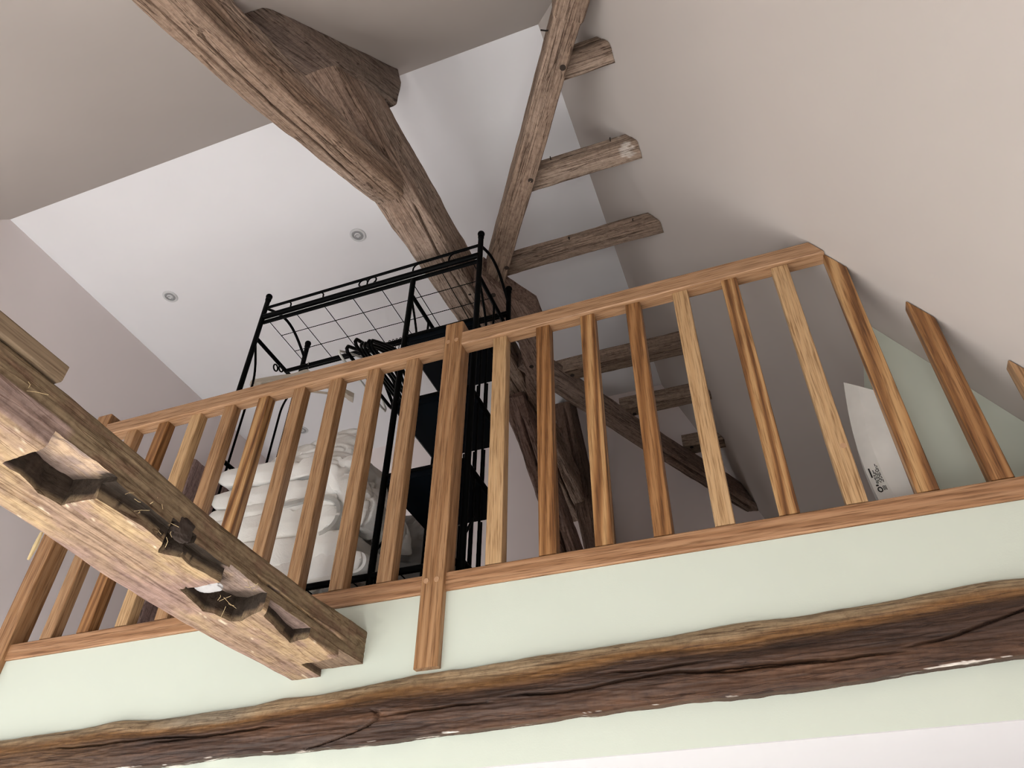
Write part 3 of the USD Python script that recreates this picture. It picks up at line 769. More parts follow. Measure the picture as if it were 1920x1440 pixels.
for j in range(NP):
    t = j / (NP - 1)
    if t < 0.2:                                       # wane, from the wall forward and down
        a = t / 0.2
        y = yb - (yb - 1.742) * np.sin(a * np.pi / 2)
        z = zt + (zw - zt) * (1 - np.cos(a * np.pi / 2))
        y = y + 0 * X
    elif t < 0.86:
        a = (t - 0.2) / 0.66
        y = 1.742 - 0.010 * np.sin(a * np.pi) + 0 * X - 0.004 * a
        z = zw + (zb - zw) * a
    else:
        a = (t - 0.86) / 0.14
        y = 1.738 + (yb - 1.738) * a + 0 * X
        z = zb + 0.003 * np.sin(a * np.pi) * 0 + 0.004 * a
    p = np.stack([X, y + 0 * X, z + 0 * X], 1)
    d = 0.006 * (fbm(p * [6, 30, 30], 4, 80) - 0.5) * 2 + 0.002 * (fbm(p * [25, 160, 160], 2, 81) - 0.5) * 2
    inner = min(1, max(0, min(t / 0.1, (1 - t) / 0.08)))
    for c in CR:
        cx, cz = np.array(c).T
        zc = np.interp(X, cx, cz) + 0.010 * (fbm(np.stack([X * 14, X * 0, X * 0 + cx[0]], 1), 4, 82) - 0.5)
        live = np.clip(np.minimum(X - cx[0], cx[-1] - X) / 0.08, 0, 1)
        d -= 0.020 * live * np.exp(-(np.abs(z - zc) / 0.0019) ** 1.5)
    if 0.2 < t < 0.9:                                # the curved check beside the joint
        xc = -1.015 - 9.0 * (z - 0.60) ** 2 * 6
        d -= 0.012 * np.exp(-((X - xc) / 0.006) ** 2) * np.clip((0.62 - z) / 0.01, 0, 1)
    p[:, 1] -= d * inner
    rows.append(p)
V = np.stack(rows, 1).reshape(-1, 3)
i, k = np.meshgrid(np.arange(NX - 1), np.arange(NP - 1), indexing='ij')
a0, a1, b0, b1 = i * NP + k, i * NP + k + 1, (i + 1) * NP + k, (i + 1) * NP + k + 1
F = np.concatenate([np.stack([a0, a1, b1], -1).reshape(-1, 3), np.stack([a0, b1, b0], -1).reshape(-1, 3)])
i = np.arange(NX - 1)
F = np.concatenate([F, np.stack([i * NP + NP - 1, i * NP, (i + 1) * NP], 1), np.stack([i * NP + NP - 1, (i + 1) * NP, (i + 1) * NP + NP - 1], 1)])
n0 = len(V)
V = np.vstack([V, V[:NP].mean(0), V[-NP:].mean(0)])
kk = np.arange(NP)
F = np.concatenate([F, np.stack([np.full(NP, n0), (kk + 1) % NP, kk], 1), np.stack([np.full(NP, n0 + 1), (NX - 1) * NP + kk, (NX - 1) * NP + (kk + 1) % NP], 1)])
lbm = trimesh.Trimesh(V, F, process=False)
if lbm.volume < 0:
    lbm.invert()


def lb_tone(loc, n):
    x = loc[:, 0] - 2.65
    z = loc[:, 2] + 0.6
    w_ = np.interp(x, *zip(*LB_WANE)) * k_
    t_ = np.interp(x, *zip(*LB_TOP))
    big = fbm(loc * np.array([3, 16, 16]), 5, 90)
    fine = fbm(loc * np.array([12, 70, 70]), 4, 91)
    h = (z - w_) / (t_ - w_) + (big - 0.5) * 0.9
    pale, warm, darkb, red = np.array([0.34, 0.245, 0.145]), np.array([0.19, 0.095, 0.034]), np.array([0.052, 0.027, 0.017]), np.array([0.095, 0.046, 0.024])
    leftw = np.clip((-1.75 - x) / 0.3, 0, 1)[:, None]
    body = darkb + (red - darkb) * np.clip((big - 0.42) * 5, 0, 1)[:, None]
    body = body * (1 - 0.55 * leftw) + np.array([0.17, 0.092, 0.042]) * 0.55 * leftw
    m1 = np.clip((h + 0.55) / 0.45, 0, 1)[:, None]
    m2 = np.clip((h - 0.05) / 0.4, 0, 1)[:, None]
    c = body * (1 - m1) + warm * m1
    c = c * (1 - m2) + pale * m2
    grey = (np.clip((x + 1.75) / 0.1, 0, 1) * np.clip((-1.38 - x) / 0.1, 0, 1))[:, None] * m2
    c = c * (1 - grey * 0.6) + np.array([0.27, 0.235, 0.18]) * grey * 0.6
    edge = ((z - np.interp(x, *zip(*LB_BOT)) * k_) < 0.004) & (fine > 0.66)
    c = np.where(edge[:, None], np.array([0.5, 0.46, 0.42]), c)
    return c * (0.72 + 0.56 * fine)[:, None]


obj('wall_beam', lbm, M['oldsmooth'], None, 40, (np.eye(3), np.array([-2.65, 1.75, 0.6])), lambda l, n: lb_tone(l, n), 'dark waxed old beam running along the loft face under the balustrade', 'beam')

# ------------------------------------------------------------------ the balustrade
bal = thing('balustrade', (-0.90, 1.785, 0.926), 'new oak balustrade with square balusters along the edge of the loft', 'balustrade')
NEW_Z = 1.968
for (x0, x1, z0) in ((-0.938, -0.868, 0.713), (-2.557, -2.484, 0.672)):
    nm, nf = timber(((x0 + x1) / 2, 1.785, z0), ((x0 + x1) / 2, 1.785, NEW_Z), x1 - x0, 0.070, up=(0, -1, 0), r=0.005, amp=0, wob=0, seed=1, step=0.3, ns=2, nc=3, wane=0)
    np_ = obj('newel_post', nm, OAK['newel'], bal, 30, nf)
    if x0 > -1:
        for (X, Z) in ((-0.921, 1.878), (-0.889, 1.879), (-0.921, 0.955), (-0.889, 0.955)):
            sub('peg', disc_cyl((X, 1.7505, Z), (0, -1, 0), 0.0078, 0.0035), M['peg'], np_)


def rail(name, x0, x1, y0, y1, z0, z1, mat, hip=False):
    m_, f_ = timber((x0, (y0 + y1) / 2, (z0 + z1) / 2), (x1, (y0 + y1) / 2, (z0 + z1) / 2), y1 - y0, z1 - z0, r=0.005, amp=0, wob=0, step=0.3, ns=2, nc=3, wane=0)
    if hip:
        m_ = trim(m_, HIP_N, HIP_D - 0.004)
    return obj(name, m_, OAK[mat], bal, 30, f_)


rail('handrail', -0.869, 0.6, 1.751, 1.806, 1.853, 1.915, 'rail', True)
rail('handrail', -2.484, -0.937, 1.751, 1.806, 1.853, 1.915, 'rail')
rail('bottom_rail', -0.869, 1.0, 1.763, 1.815, 0.927, 0.982, 'sill', True)
rail('bottom_rail', -2.484, -0.937, 1.763, 1.815, 0.927, 0.982, 'sill')
KIND = ['light', 'dark', 'figured', 'dark', 'light', 'figured', 'light', 'figured', 'dark', 'mid']
for k in range(10):
    x0 = -0.753 + 0.158 * k
    m_, f_ = timber((x0 + 0.025, 1.785, 0.983), (x0 + 0.025, 1.785, 1.852 if k < 7 else 2.2), 0.050, 0.042, up=(0, -1, 0), r=0.004, amp=0, wob=0, step=0.3, ns=2, nc=3, wane=0)
    if k >= 7:
        m_ = trim(m_, HIP_N, HIP_D - 0.004)
        if k == 7:
            m_ = trim(m_, (0, 0, 1), 1.852)
    b_ = obj('baluster', m_, OAK[KIND[k]], bal, 30, f_)
    if k == 6:
        sub('knot', disc_cyl((0.231, 1.7645, 1.15), (0, -1, 0), 0.008, 0.001), M['peg'], b_)
KL = ['mid', 'mid', 'mid', 'mid', 'figured', 'mid', 'light', 'dark', 'mid']
for k in range(9):
    x0 = -1.093 - 0.159 * k
    m_, f_ = timber((x0 + 0.025, 1.785, 0.983), (x0 + 0.025, 1.785, 1.852), 0.050, 0.042, up=(0, -1, 0), r=0.004, amp=0, wob=0, step=0.3, ns=2, nc=3, wane=0)
    obj('baluster', m_, OAK[KL[k]], bal, 30, f_)

# ------------------------------------------------------------------ downlights
DL = ['recessed downlight in the flat ceiling, right one, nearest the collar beam', 'recessed downlight in the flat ceiling, left one, towards the left wall', 'recessed downlight low behind the balustrade, above the bedding']
for (X, Y), lab in zip(((-1.70, 2.09), (-2.95, 2.11), (-2.93, 3.48)), DL):
    t = thing('downlight', (X, Y, CEIL), lab, 'ceiling light')
    th = np.linspace(0, 2 * np.pi, 33)[:-1]
    prof = [(0.030, 0.0), (0.030, -0.004), (0.034, -0.006), (0.041, -0.005), (0.0435, -0.001), (0.0435, 0.0)]
    ring = np.vstack([np.stack([X + r_ * np.cos(th), Y + r_ * np.sin(th), CEIL + z_ - 0.0005 + 0 * th], 1) for r_, z_ in prof])
    F = [(a * 32 + k, a * 32 + (k + 1) % 32, ((a + 1) % 6) * 32 + (k + 1) % 32) for a in range(6) for k in range(32)] + [(a * 32 + k, ((a + 1) % 6) * 32 + (k + 1) % 32, ((a + 1) % 6) * 32 + k) for a in range(6) for k in range(32)]
    m_ = trimesh.Trimesh(ring, F, process=False)
    if m_.volume < 0:
        m_.invert()
    obj('trim_ring', m_, M['lampwhite'], t, 30)
    obj('reflector', disc_cyl((X, Y, CEIL - 0.0005), (0, 0, -1), 0.0295, 0.002, 28), M['lampgrey'], t, 30)
    obj('bulb', trimesh.Trimesh(*(lambda b: (b.vertices * [1, 1, 0.4] + [X, Y, CEIL - 0.004], b.faces))(trimesh.creation.icosphere(2, 0.019)), process=False), M['lampwhite'], t, 30)
    obj('retaining_clip', tube([(X + 0.012 * math.cos(a), Y + 0.012 * math.sin(a), CEIL - 0.0125) for a in np.linspace(0.4, 5.6, 14)], 0.0016, 5), M['lampgrey'], t)

# ------------------------------------------------------------------ the clothes rack
RX0, RXM, RX1, RY0, RY1, RT = -1.948, -1.178, -0.872, 1.868, 2.205, 2.60
rack = thing('clothes_rack', ((RX0 + RX1) / 2, (RY0 + RY1) / 2, DECK), 'black metal clothes rack with shelves standing behind the balustrade', 'clothes rack')
PR = 0.0115


def rod(name, pts, r=0.006, n=8, parent=rack):
    return obj(name, tube(pts, r, n), M['black'], parent, 40)


for (X, Y, top) in ((RX0, RY0, RT), (RX1, RY0, RT), (RX1, RY1, RT), (RX0, RY1, RT)):
    p_ = rod('post', [(X, Y, DECK), (X, Y, (DECK + top) / 2), (X, Y, top)], PR, 12)
    sub('finial', join(ball((X, Y, top + 0.012), 0.0155), disc_cyl((X, Y, top - 0.012), (0, 0, 1), 0.0135, 0.012)), M['black'], p_)
p_ = rod('post', [(RXM, RY0, DECK), (RXM, RY0, 1.7), (RXM, RY0, 2.43)], PR, 12)
p_ = rod('post', [(RXM, RY1, DECK), (RXM, RY1, 1.7), (RXM, RY1, 2.07)], PR * 0.9, 12)
# top: guard rail, shelf frame and wire shelf
for Y, nm in ((RY0, 'guard_rail'),):
    rod(nm, [(RX0, Y, 2.535), (-1.4, Y, 2.537), (RX1, Y, 2.54)], 0.0065, 8)
for Y in (RY0, RY1):
    zt_, yo_ = (2.475, Y + 0.012) if Y == RY0 else (2.452, Y - 0.012)
    f_ = join(tube([(RX0, Y, zt_), (-1.4, Y, zt_), (RX1, Y, zt_)], 0.0125, 10), tube([(RX0, yo_, zt_ - 0.023), (-1.4, yo_, zt_ - 0.023), (RX1, yo_, zt_ - 0.023)], 0.009, 8))
    obj('shelf_bar', f_, M['black'], rack, 40)
for k in range(8):
    X = RX0 + 0.035 + (RX1 - RX0 - 0.07) * k / 7
    rod('shelf_wire', [(X, RY0 + 0.01, 2.448), (X, 2.04, 2.448), (X, RY1 - 0.01, 2.448)], 0.0018, 5)
for k in range(2):
    Y = RY0 + (RY1 - RY0) * (k + 1) / 3
    rod('shelf_wire', [(RX0 + 0.035, Y, 2.4515), (-1.4, Y, 2.4515), (RX1 - 0.035, Y, 2.4515)], 0.0018, 5)
# side arches, side bars
for X in (RX0, RX1):
    t_ = np.linspace(0, 1, 16)
    rod('side_arch', np.stack([0 * t_ + X, RY0 + (RY1 - RY0) * t_, 2.535 - 0.02 * t_ + 0.075 * np.sin(np.pi * t_)], 1), 0.0065, 8)
for X in (RX0, RXM, RX1):
    rod('side_bar', [(X, RY0, 2.345), (X, 2.04, 2.345), (X, RY1, 2.345)], 0.009, 8)
rod('hanging_rod', [(RX0, 2.105, 2.345), (-1.5, 2.105, 2.345), (RX1, 2.105, 2.345)], 0.0095, 10)
# scrolls on the guard rail


def arc2(cx, cz, r, a0, a1, y, n=12, sx=1.0):
    a = np.radians(np.linspace(a0, a1, n))
    return np.stack([cx + sx * r * np.cos(a), 0 * a + y, cz + r * np.sin(a)], 1)


for xc, s_ in ((-1.83, 1), (-1.66, 1), (-1.16, -1), (-0.99, -1)):
    rod('scroll', np.vstack([[(xc - s_ * 0.06, RY0, 2.533)], arc2(xc, 2.507, 0.026, 90, 0, RY0, 8, s_), [(xc + s_ * 0.027, RY0, 2.487)]]), 0.0035, 6)
for s_ in (-1, 1):
    rod('scroll', np.vstack([[(-1.41, RY0, 2.488), (-1.41, RY0, 2.508)], arc2(-1.41 + s_ * 0.022, 2.512, 0.021, 180, -60, RY0, 14, s_)]), 0.0035, 6)
# left side panel: vertical rods, one with a crook, and scrolls
rod('panel_rod', np.vstack([[(RX0, 2.0, 1.2), (RX0, 2.0, 1.9)], [(RX0, 2.0375 - 0.0375 * math.cos(a), 1.95 + 0.05 * math.sin(a)) for a in np.linspace(0, math.pi, 10)], [(RX0, 2.075, 1.9), (RX0, 2.075, 1.2)]]), 0.005, 6)
for Y0_, Y1_ in ((RY0, 1.93), (RY1, 2.14)):
    t_ = np.linspace(0, 1, 12)
    rod('panel_rod', np.vstack([np.stack([0 * t_ + RX0, Y0_ + (Y1_ - Y0_) * np.sin(t_ * np.pi / 2), 2.33 - 0.22 * t_], 1), [(RX0, Y1_, 1.9), (RX0, Y1_, 1.6), (RX0, Y1_, 1.2)]]), 0.005, 6)
for s_ in (-1, 1):
    a = np.linspace(0, 2 * np.pi, 16)[:-1]
    obj('scroll', tube(np.stack([0 * a + RX0 + 0.012, 2.04 + s_ * 0.017 + 0.015 * np.cos(a), 2.305 + 0.012 * s_ + 0.017 * np.sin(a)], 1), 0.0035, 6, True), M['black'], rack, 40)
for z in (1.70, 1.18):
    rod('side_bar', [(RX0, RY0, z), (RX0, 2.04, z), (RX0, RY1, z)], 0.009, 8)
# bottom frame and shelf wires
for Y in (RY0, RY1):
    rod('bottom_bar', [(RX0, Y, 1.066), (-1.4, Y, 1.066), (RX1, Y, 1.066)], 0.0115, 10)
for X in (RX0, RXM, RX1):
    rod('bottom_bar', [(X, RY0, 1.066), (X, 2.04, 1.066), (X, RY1, 1.066)], 0.0105, 10)
for k in range(13):
    X = RX0 + 0.04 + (RX1 - RX0 - 0.08) * k / 12
    rod('bottom_wire', [(X, RY0, 1.060), (X, 2.04, 1.060), (X, RY1, 1.060)], 0.0022, 5)
# right compartment: sheet shelves and rods
for z in (2.065, 1.725, 1.405):
    s_ = obj('shelf', join(box((RXM + 0.004, RY0 + 0.006, z), (RX1 - 0.004, RY1 - 0.006, z + 0.004)), box((RXM + 0.004, RY0 + 0.002, z + 0.001), (RX1 - 0.004, RY0 + 0.008, z + 0.028)), box((RXM + 0.004, RY1 - 0.008, z + 0.001), (RX1 - 0.004, RY1 - 0.002, z + 0.028))), M['sheet'], rack, False)
    sub('front_bar', tube([(RXM, RY0, z + 0.03), (-1.0, RY0, z + 0.03), (RX1, RY0, z + 0.03)], 0.0075, 8), M['black'], s_)
    for X in (RXM, RX1):
        rod('side_bar', [(X, RY0, z + 0.012), (X, 2.04, z + 0.012), (X, RY1, z + 0.012)], 0.0085, 8)
for z0_, z1_ in ((1.75, 2.06), (1.43, 1.72), (1.07, 1.40)):
    for k in range(6):
        X = RXM + 0.045 + (RX1 - RXM - 0.09) * k / 5
        rod('back_rod', [(X, RY1, z0_), (X, RY1, (z0_ + z1_) / 2), (X, RY1, z1_)], 0.0042, 6)
    for k, Y in enumerate((1.93, 1.985, 2.09, 2.145)):
        rod('panel_rod', [(RX1, Y, z0_), (RX1, Y, (z0_ + z1_) / 2), (RX1, Y, z1_)], 0.0045, 6)
    rod('arch_rod', np.vstack([[(-1.07, RY1 - 0.004, z0_)], [(-1.035 - 0.035 * math.cos(a), RY1 - 0.004, z0_ + 0.075 + 0.035 * math.sin(a)) for a in np.linspace(0, math.pi, 10)], [(-1.0, RY1 - 0.004, z0_)]]), 0.0045, 6)
for X in (RXM, RX1):
    t_ = np.linspace(0, 1, 12)
    rod('panel_rod', np.stack([0 * t_ + X, RY0 + 0.11 * np.sin(t_ * np.pi / 2), 2.34 - 0.27 * t_], 1), 0.005, 6)
    rod('panel_rod', np.stack([0 * t_ + X, RY0 + 0.075 * np.sin(t_ * np.pi), 1.45 - 0.30 * t_], 1), 0.005, 6)
    rod('panel_rod', [(X, RY0 + 0.17, 2.34), (X, RY0 + 0.17, 2.2), (X, RY0 + 0.17, 2.08)], 0.005, 6)
for s_ in (-1, 1):
    a = np.linspace(0, 2 * np.pi, 16)[:-1]
    for X in (RX1, RXM):
        obj('scroll', tube(np.stack([0 * a + X, 2.04 + s_ * 0.016 + 0.014 * np.cos(a), 1.098 + 0.018 * np.sin(a)], 1), 0.0032, 6, True), M['black'], rack, 40)

# ------------------------------------------------------------------ hangers
ROD = np.array([0, 2.105, 2.342])


def hook(X, r=0.0016, bulge=1):
    a = np.radians(np.linspace(-15, 205, 16))
    pts = [(X, 2.105, 2.275), (X, 2.105 + 0.004, 2.290), (X, 2.105 + 0.014, 2.305), (X, 2.105 + 0.0165, 2.325)] + [(X, 2.105 + 0.0165 * math.cos(t), 2.342 + 0.0165 * math.sin(t)) for t in a[1:]]
    return tube(pts, r, 6)


LABH = ['black plastic clothes hanger, front one of the dark bunch on the rack', 'black plastic clothes hanger, second in the dark bunch on the rack']
HG = 'black plastic hangers packed in the right part of the bunch'
HLAB = ['black plastic clothes hanger, leftmost of the dark bunch, next to the clear hanger', 'black plastic clothes hanger, second in the dark bunch, its loop highest'] + ['black plastic clothes hanger packed tightly in the right part of the dark bunch'] * 4
for k in range(6):
    X = (-1.470, -1.432, -1.398, -1.380, -1.362, -1.344)[k]
    nm = 'clothes_hanger'
    t = thing(nm, (X, 2.105, 2.15), HLAB[k], 'clothes hanger', HG if k > 1 else None)
    drop = (0.10, 0.075, 0.11, 0.118, 0.112, 0.12)[k]
    pts = [(X, 2.105, 2.275), (X, 2.02, 2.255), (X, 1.93 - 0.003 * k, 2.275 - drop + 0.02)]
    s_ = np.linspace(0, 1, 14)
    yl, yr = 1.905 - 0.003 * k, 2.305 + 0.003 * k
    shoulders = np.array([[X, 2.105 + (yl - 2.105) * a, 2.272 - drop * a ** 1.25] for a in s_])
    sr = np.array([[X, 2.105 + (yr - 2.105) * a, 2.272 - drop * a ** 1.25] for a in s_])
    zb_ = 2.272 - drop - 0.030
    loop = np.vstack([sr[::-1], shoulders[1:], [(X, yl - 0.006, zb_ + 0.012), (X, yl + 0.004, zb_), (X, yl + 0.03, zb_ - 0.003)], [(X, yr - 0.03, zb_ - 0.003), (X, yr - 0.004, zb_), (X, yr + 0.006, zb_ + 0.012)]])
    obj('frame', tube(loop, 0.0078 if k < 2 else 0.0065, 8, True), M['plastic'], t, 50)
    obj('hook', hook(X), M['plastic'], t, 50)
t = thing('clothes_hanger', (-1.50, 2.105, 2.15), 'clear plastic hanger with a pale end, left of the black hangers', 'clothes hanger')
X = -1.505
sh = np.array([[X, 2.105 - 0.205 * a, 2.272 - 0.12 * a ** 1.2] for a in np.linspace(0, 1, 10)])
s2 = np.array([[X, 2.105 + 0.205 * a, 2.272 - 0.12 * a ** 1.2] for a in np.linspace(0, 1, 10)])
obj('frame', tube(np.vstack([s2[::-1], sh[1:], [(X, 1.90, 2.14), (X, 1.93, 2.135)], [(X, 2.28, 2.135), (X, 2.31, 2.14)]]), 0.0055, 8, True), M['clearplastic'], t, 50)
obj('hook', hook(X, 0.0014), M['chrome'], t, 50)
# pale wooden hanger, turned on the rod
t = thing('clothes_hanger', (-1.80, 2.105, 2.15), 'wide pale wooden hanger hanging alone at the left end of the rack rod', 'clothes hanger')
e0, e1 = np.array([-2.02, 1.985, 2.2]), np.array([-1.63, 2.225, 2.2])
ctr = (e0 + e1) / 2
dirh = (e1 - e0)[:2] / np.linalg.norm((e1 - e0)[:2])
half = np.linalg.norm((e1 - e0)[:2]) / 2
s_ = np.linspace(-1, 1, 41)
top_ = 2.280 - 0.062 * np.abs(s_) ** 1.15 + 0.024 * np.exp(-(s_ / 0.16) ** 2)
bot_ = 2.248 - 0.055 * np.abs(s_) ** 1.0 - 0.006 * (np.abs(s_) > 0.9)
th_ = 0.008 + 0.012 * np.abs(s_) ** 2
P = []
nrmh = np.array([-dirh[1], dirh[0]])
for a, zt_, zb_, tt in zip(s_, top_, bot_, th_):
    c = ctr[:2] + dirh * half * a + nrmh * 0.03 * (a * a - 0.4)
    for (u_, zz) in ((-1, zb_), (1, zb_), (1.0, (zb_ + zt_) / 2), (0.6, zt_), (-0.6, zt_), (-1.0, (zb_ + zt_) / 2)):
        P.append((*(c + nrmh * u_ * tt), zz))
P = np.array(P)
F = [(i * 6 + k, i * 6 + (k + 1) % 6, (i + 1) * 6 + (k + 1) % 6) for i in range(40) for k in range(6)] + [(i * 6 + k, (i + 1) * 6 + (k + 1) % 6, (i + 1) * 6 + k) for i in range(40) for k in range(6)] + [(0, k + 1, k) for k in range(1, 5)] + [(240, 240 + k, 241 + k) for k in range(1, 5)]
hm = trimesh.Trimesh(P, F, process=False)
if hm.volume < 0:
    hm.invert()
obj('arms', hm, M['hanger'], t, 50)
obj('trouser_bar', tube([(*(ctr[:2] - dirh * half * 0.8), 2.194), (*ctr[:2], 2.192), (*(ctr[:2] + dirh * half * 0.8), 2.194)], 0.0055, 8), M['hanger'], t)
a = np.radians(np.linspace(-15, 205, 14))
hp = [(*ctr[:2], 2.285), (*(ctr[:2]), 2.300), (*(ctr[:2] + nrmh * 0.012), 2.310), (*(ctr[:2] + nrmh * 0.016), 2.325)] + [(*(ctr[:2] + nrmh * 0.016 * math.cos(k)), 2.342 + 0.016 * math.sin(k)) for k in a[1:]]
obj('hook', tube(hp, 0.0017, 6), M['chrome'], t)

# ------------------------------------------------------------------ bedding in the rack


def cushion(c, size, rot=(0, 0, 0), seed=0, pinch=0.10, flat=0.5, n=64, wrinkle=0.012, sag=0.0):
    """A soft pillow: c its centre, size (x, y, thickness); rot in degrees about x, y, z."""
    u = np.linspace(-1, 1, n)
    U, Vv = np.meshgrid(u, u, indexing='ij')
    prof = np.clip((1 - np.abs(U) ** 4), 0, 1) ** flat * np.clip((1 - np.abs(Vv) ** 4), 0, 1) ** flat
    x = size[0] / 2 * U * (1 - pinch * (1 - Vv ** 2))
    y = size[1] / 2 * Vv * (1 - pinch * (1 - U ** 2))
    top = np.stack([x, y, size[2] / 2 * prof + 0.004], -1)
    bot = np.stack([x, y, -size[2] / 2 * prof - 0.004], -1)
    for q_, s0 in ((top, seed), (bot, seed + 31)):
        w1 = fbm(np.stack([q_[..., 0] * 11, q_[..., 1] * 15, q_[..., 2] * 3 + s0], -1), 5, s0) - 0.5
        ridge = np.abs(fbm(np.stack([q_[..., 0] * 5 + q_[..., 1] * 4 + 3, q_[..., 1] * 7, 0 * x + s0], -1), 3, s0 + 2) - 0.5)
        q_[..., 2] += np.sign(q_[..., 2]) * (wrinkle * 2 * w1 - wrinkle * 1.4 * np.exp(-(ridge / 0.03) ** 2)) * np.clip(prof * 2.5, 0, 1)
    V = np.concatenate([top.reshape(-1, 3), bot.reshape(-1, 3)])
    V += 0.0045 * np.stack([fbm(V * np.array([14, 24, 24]) + seed + q_ * 5, 4, seed + q_) - 0.5 for q_ in range(3)], 1)
    cr = np.abs(fbm(np.stack([V[:, 0] * 7 + V[:, 1] * 10, V[:, 1] * 6 - V[:, 0] * 3, V[:, 2] * 4 + seed], 1), 3, seed + 77) - 0.5)
    V[:, 2] *= 1 - 0.12 * np.exp(-(cr / 0.018) ** 2)
    V[:, 2] += sag * (V[:, 0] / (size[0] / 2)) ** 2
    N2 = n * n
    i, k = np.meshgrid(np.arange(n - 1), np.arange(n - 1), indexing='ij')
    a0, a1, b0, b1 = i * n + k, i * n + k + 1, (i + 1) * n + k, (i + 1) * n + k + 1
    F = [np.stack([a0, b0, b1], -1).reshape(-1, 3), np.stack([a0, b1, a1], -1).reshape(-1, 3), np.stack([a0, b1, b0], -1).reshape(-1, 3) + N2, np.stack([a0, a1, b1], -1).reshape(-1, 3) + N2]
    rim = [(0, k) for k in range(n)] + [(k, n - 1) for k in range(1, n)] + [(n - 1, k) for k in range(n - 2, -1, -1)] + [(k, 0) for k in range(n - 2, 0, -1)]
    rim = [a * n + b for a, b in rim]
    for a, b in zip(rim, rim[1:] + rim[:1]):
        F.append(np.array([(a, b, b + N2), (a, b + N2, a + N2)]))
    m = trimesh.Trimesh(V, np.concatenate(F), process=False)
    if m.volume < 0:
        m.invert()
    for ang, ax in zip(rot, ((1, 0, 0), (0, 1, 0), (0, 0, 1))):
        m.apply_transform(trimesh.transformations.rotation_matrix(math.radians(ang), ax))
    m.apply_translation(c)
    return m


BED = [
    ('pillow', 'white pillow standing up on top of the bedding pile, its pointed corner highest', 'pillow', cushion((-1.585, 2.02, 1.655), (0.44, 0.30, 0.14), (76, -14, 4), 1, 0.10, 0.5, wrinkle=0.006), 'linen'),
    ('pillow', 'flat white pillow with a folded tip at the left, just under the standing pillow', 'pillow', cushion((-1.625, 2.035, 1.605), (0.66, 0.28, 0.11), (6, 6, 0), 2, 0.06, 0.32), 'linen'),
    ('pillow', 'white pillow with a sharp left corner, third from the top of the bedding pile', 'pillow', cushion((-1.62, 2.035, 1.505), (0.66, 0.28, 0.11), (4, 4, 0), 3, 0.06, 0.32), 'linen'),
    ('pillow', 'plump white pillow slumped down at the right end of the pile, against the middle post', 'pillow', cushion((-1.335, 2.03, 1.44), (0.36, 0.30, 0.13), (14, 58, 4), 4, 0.08, 0.5), 'linen'),
    ('duvet', 'thick folded white duvet with a turned-over edge in the middle of the pile', 'duvet', join(cushion((-1.64, 2.03, 1.36), (0.58, 0.27, 0.14), (3, 3, 0), 5, 0.03, 0.2), cushion((-1.66, 2.03, 1.43), (0.56, 0.26, 0.09), (3, 4, 0), 15, 0.03, 0.2)), 'quilt'),
    ('duvet', 'flatter folded white quilt under the thick duvet', 'duvet', cushion((-1.60, 2.03, 1.245), (0.64, 0.28, 0.12), (2, 3, 0), 6, 0.03, 0.2), 'quilt'),
    ('blanket', 'folded white blanket at the bottom of the pile, its rolled end facing right', 'blanket', cushion((-1.57, 2.03, 1.155), (0.66, 0.27, 0.11), (0, 0, 0), 7, 0.02, 0.2), 'linen'),
    ('blanket', 'lowest white folded blanket lying on the rack bottom', 'blanket', cushion((-1.60, 2.03, 1.098), (0.62, 0.26, 0.075), (0, 0, 0), 8, 0.02, 0.2), 'quilt'),
]
for nm, lab, cat, mesh_, mt in BED:
    if nm in ('duvet', 'blanket') and ('thick' in lab or 'rolled end' in lab):
        t = thing(nm, mesh_.vertices.mean(0), lab, cat)
        obj('body', mesh_, M[mt], t, 60)
        if nm == 'duvet':                            # the turned edge: a thick layer that comes round in a U
            pts = [(-1.60, 1.425), (-1.50, 1.428), (-1.42, 1.418), (-1.375, 1.39), (-1.36, 1.345), (-1.375, 1.30), (-1.42, 1.275)]
            w_, tk = 0.26, 0.016
        else:
            pts = [(-1.36, 1.185), (-1.27, 1.183), (-1.235, 1.16), (-1.24, 1.125), (-1.275, 1.12), (-1.285, 1.145), (-1.265, 1.155)]
            w_, tk = 0.24, 0.012
        from scipy.interpolate import splprep, splev
        tck, _ = splprep(np.array(pts).T, s=0)
        cx, cz = splev(np.linspace(0, 1, 40), tck)
        dx, dz_ = splev(np.linspace(0, 1, 40), tck, der=1)
        nn = np.stack([-np.array(dz_), np.array(dx)], 1)
        nn /= np.linalg.norm(nn, axis=1, keepdims=True)
        V = []
        ys = np.linspace(-w_ / 2, w_ / 2, 12)
        for k in range(40):
            for (sg) in (1, -1):
                for y in ys:
                    e = 1 - 0.5 * abs(y / (w_ / 2)) ** 8
                    V.append((cx[k] + nn[k, 0] * sg * tk * e, 2.025 + y, cz[k] + nn[k, 1] * sg * tk * e))
        V = np.array(V)
        V += 0.004 * np.stack([fbm(V * 18 + q_, 3, 3 + q_) - 0.5 for q_ in range(3)], 1)
        ring = list(range(12)) + list(range(23, 11, -1))
        F = []
        for k in range(39):
            for a_, b_ in zip(ring, ring[1:] + ring[:1]):
                F += [(k * 24 + a_, k * 24 + b_, k * 24 + 24 + b_), (k * 24 + a_, k * 24 + 24 + b_, k * 24 + 24 + a_)]
        for k0 in (0, 39 * 24):
            for a_, b_ in zip(ring[1:-1], ring[2:]):
                F.append((k0 + ring[0], k0 + a_, k0 + b_) if k0 else (ring[0], b_, a_))
        fm = trimesh.Trimesh(V, F, process=False)
        if fm.volume < 0:
            fm.invert()
        obj('turned_edge' if nm == 'duvet' else 'rolled_end', fm, M[mt], t, 60)
    else:
        obj(nm, mesh_, M[mt], None, 60, label=lab, cat=cat)
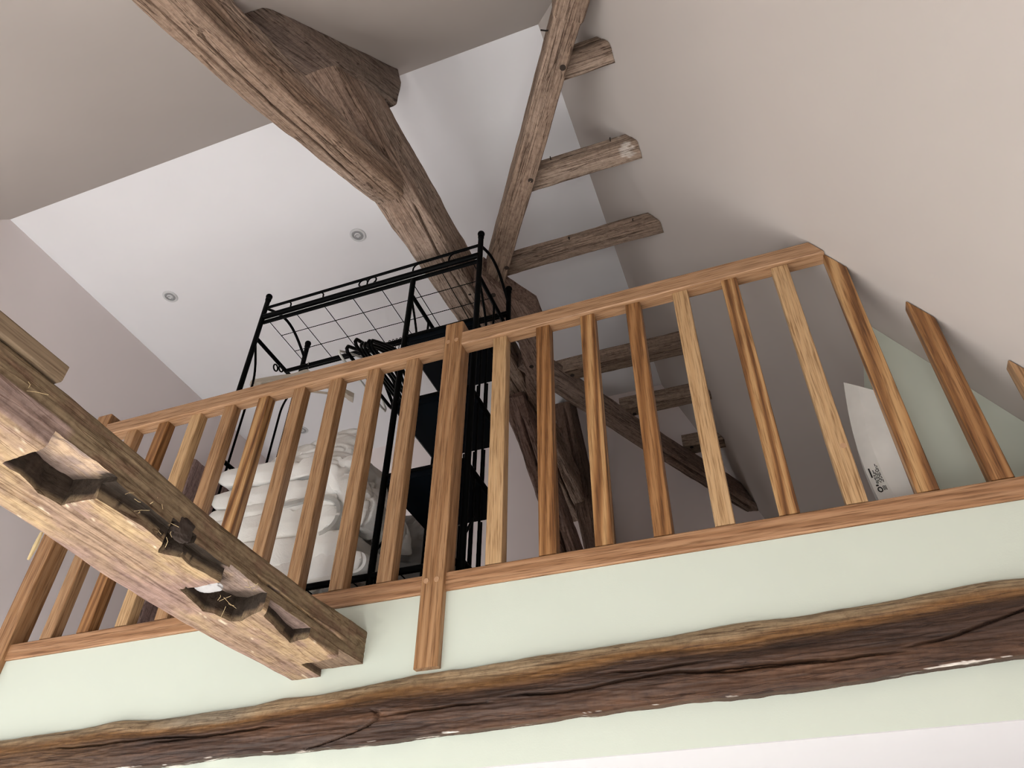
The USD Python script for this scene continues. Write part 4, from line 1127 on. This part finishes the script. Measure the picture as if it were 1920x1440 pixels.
bagm = cushion((-1.30, 2.37, 1.275), (0.34, 0.62, 0.20), (90, 0, 6), 19, 0.04, 0.35, wrinkle=0.02)
obj('storage_bag', bagm, M['bag'], None, 60, label='slack grey cloth bag standing on the loft floor behind the bedding and the middle post', cat='bag')

# ------------------------------------------------------------------ white flat package in the corner
pk = thing('flat_package', (0.325, 1.89, DECK), 'white card package with a small printed label leaning in the corner behind the right balusters', 'package')
NZ = 24
tt = np.linspace(0, 1, NZ)
bow = lambda t: 0.298 - 0.022 * np.sin(np.pi * np.clip(t, 0, 1)) + 0.004 * t
V = []
for t_ in tt:
    xl = bow(t_)
    V += [(xl, 1.885, DECK + t_ * (1.441 - DECK)), (xl + 0.036 - 0.006 * t_, 1.862, DECK + t_ * (1.400 - DECK)), (0.383 - 0.012 * t_, 1.872, DECK + t_ * (1.380 - DECK)), (0.388 - 0.012 * t_, 1.945, DECK + t_ * (1.380 - DECK)), (xl + 0.006, 1.945, DECK + t_ * (1.436 - DECK))]
V = np.array(V)
F = []
for k in range(NZ - 1):
    for a_ in range(5):
        b_ = (a_ + 1) % 5
        F += [(k * 5 + a_, k * 5 + b_, k * 5 + 5 + b_), (k * 5 + a_, k * 5 + 5 + b_, k * 5 + 5 + a_)]
e_ = (NZ - 1) * 5
F += [(0, 2, 1), (0, 3, 2), (0, 4, 3), (e_, e_ + 1, e_ + 2), (e_, e_ + 2, e_ + 3), (e_, e_ + 3, e_ + 4)]
pm = trimesh.Trimesh(V, F, process=False)
if pm.volume < 0:
    pm.invert()
obj('carton', pm, M['card'], pk, 12)
obj('side_panel', slab([(0.3845, 1.874, DECK + 0.003), (0.3725, 1.874, 1.30), (0.3775, 1.943, 1.30), (0.3895, 1.943, DECK + 0.003)], (1, 0, 0), 0.002), M['cardgreen'], pk, False, label='dark green side of the package')
# the printed label: lines of small print that run up the face, a round mark


def on_face(t_, s_):
    """Point on the left facet: t up, s across."""
    a_ = np.array([bow(t_), 1.885, DECK + t_ * (1.441 - DECK)])
    b_ = np.array([bow(t_) + 0.036 - 0.006 * t_, 1.862, DECK + t_ * (1.400 - DECK)])
    return a_ + (b_ - a_) * s_ + np.array([-0.0006, -0.0008, 0])


def stroke(t0, t1, s0, s1):
    c4 = [on_face(t0, s0), on_face(t0, s1), on_face(t1, s1), on_face(t1, s0)]
    return slab(c4, (-0.5, -0.85, 0), 0.0003)


rng = np.random.default_rng(11)
pr = [stroke(0.335, 0.395, 0.20, 0.30)]
for s0, ln in ((0.36, 3), (0.44, 4), (0.53, 3), (0.62, 4), (0.71, 5), (0.80, 5)):
    t_ = 0.29 + 0.02 * rng.random()
    for k in range(ln):
        l_ = 0.008 + 0.018 * rng.random()
        pr.append(stroke(t_, t_ + l_, s0, s0 + 0.045))
        t_ += l_ + 0.006
for s0 in (0.62, 0.70, 0.78):
    pr.append(stroke(0.245, 0.275, s0, s0 + 0.04))
pr.append(stroke(0.278, 0.288, 0.26, 0.42))
obj('label_print', join(*pr), M['ink'], pk, False, label='black lines of small print')
a = np.linspace(0, 2 * np.pi, 20)[:-1]
obj('round_mark', tube([on_face(0.255 + 0.014 * math.sin(k), 0.40 + 0.13 * math.cos(k)) for k in a], 0.0016, 5, True), M['ink'], pk, 40, label='round black mark')
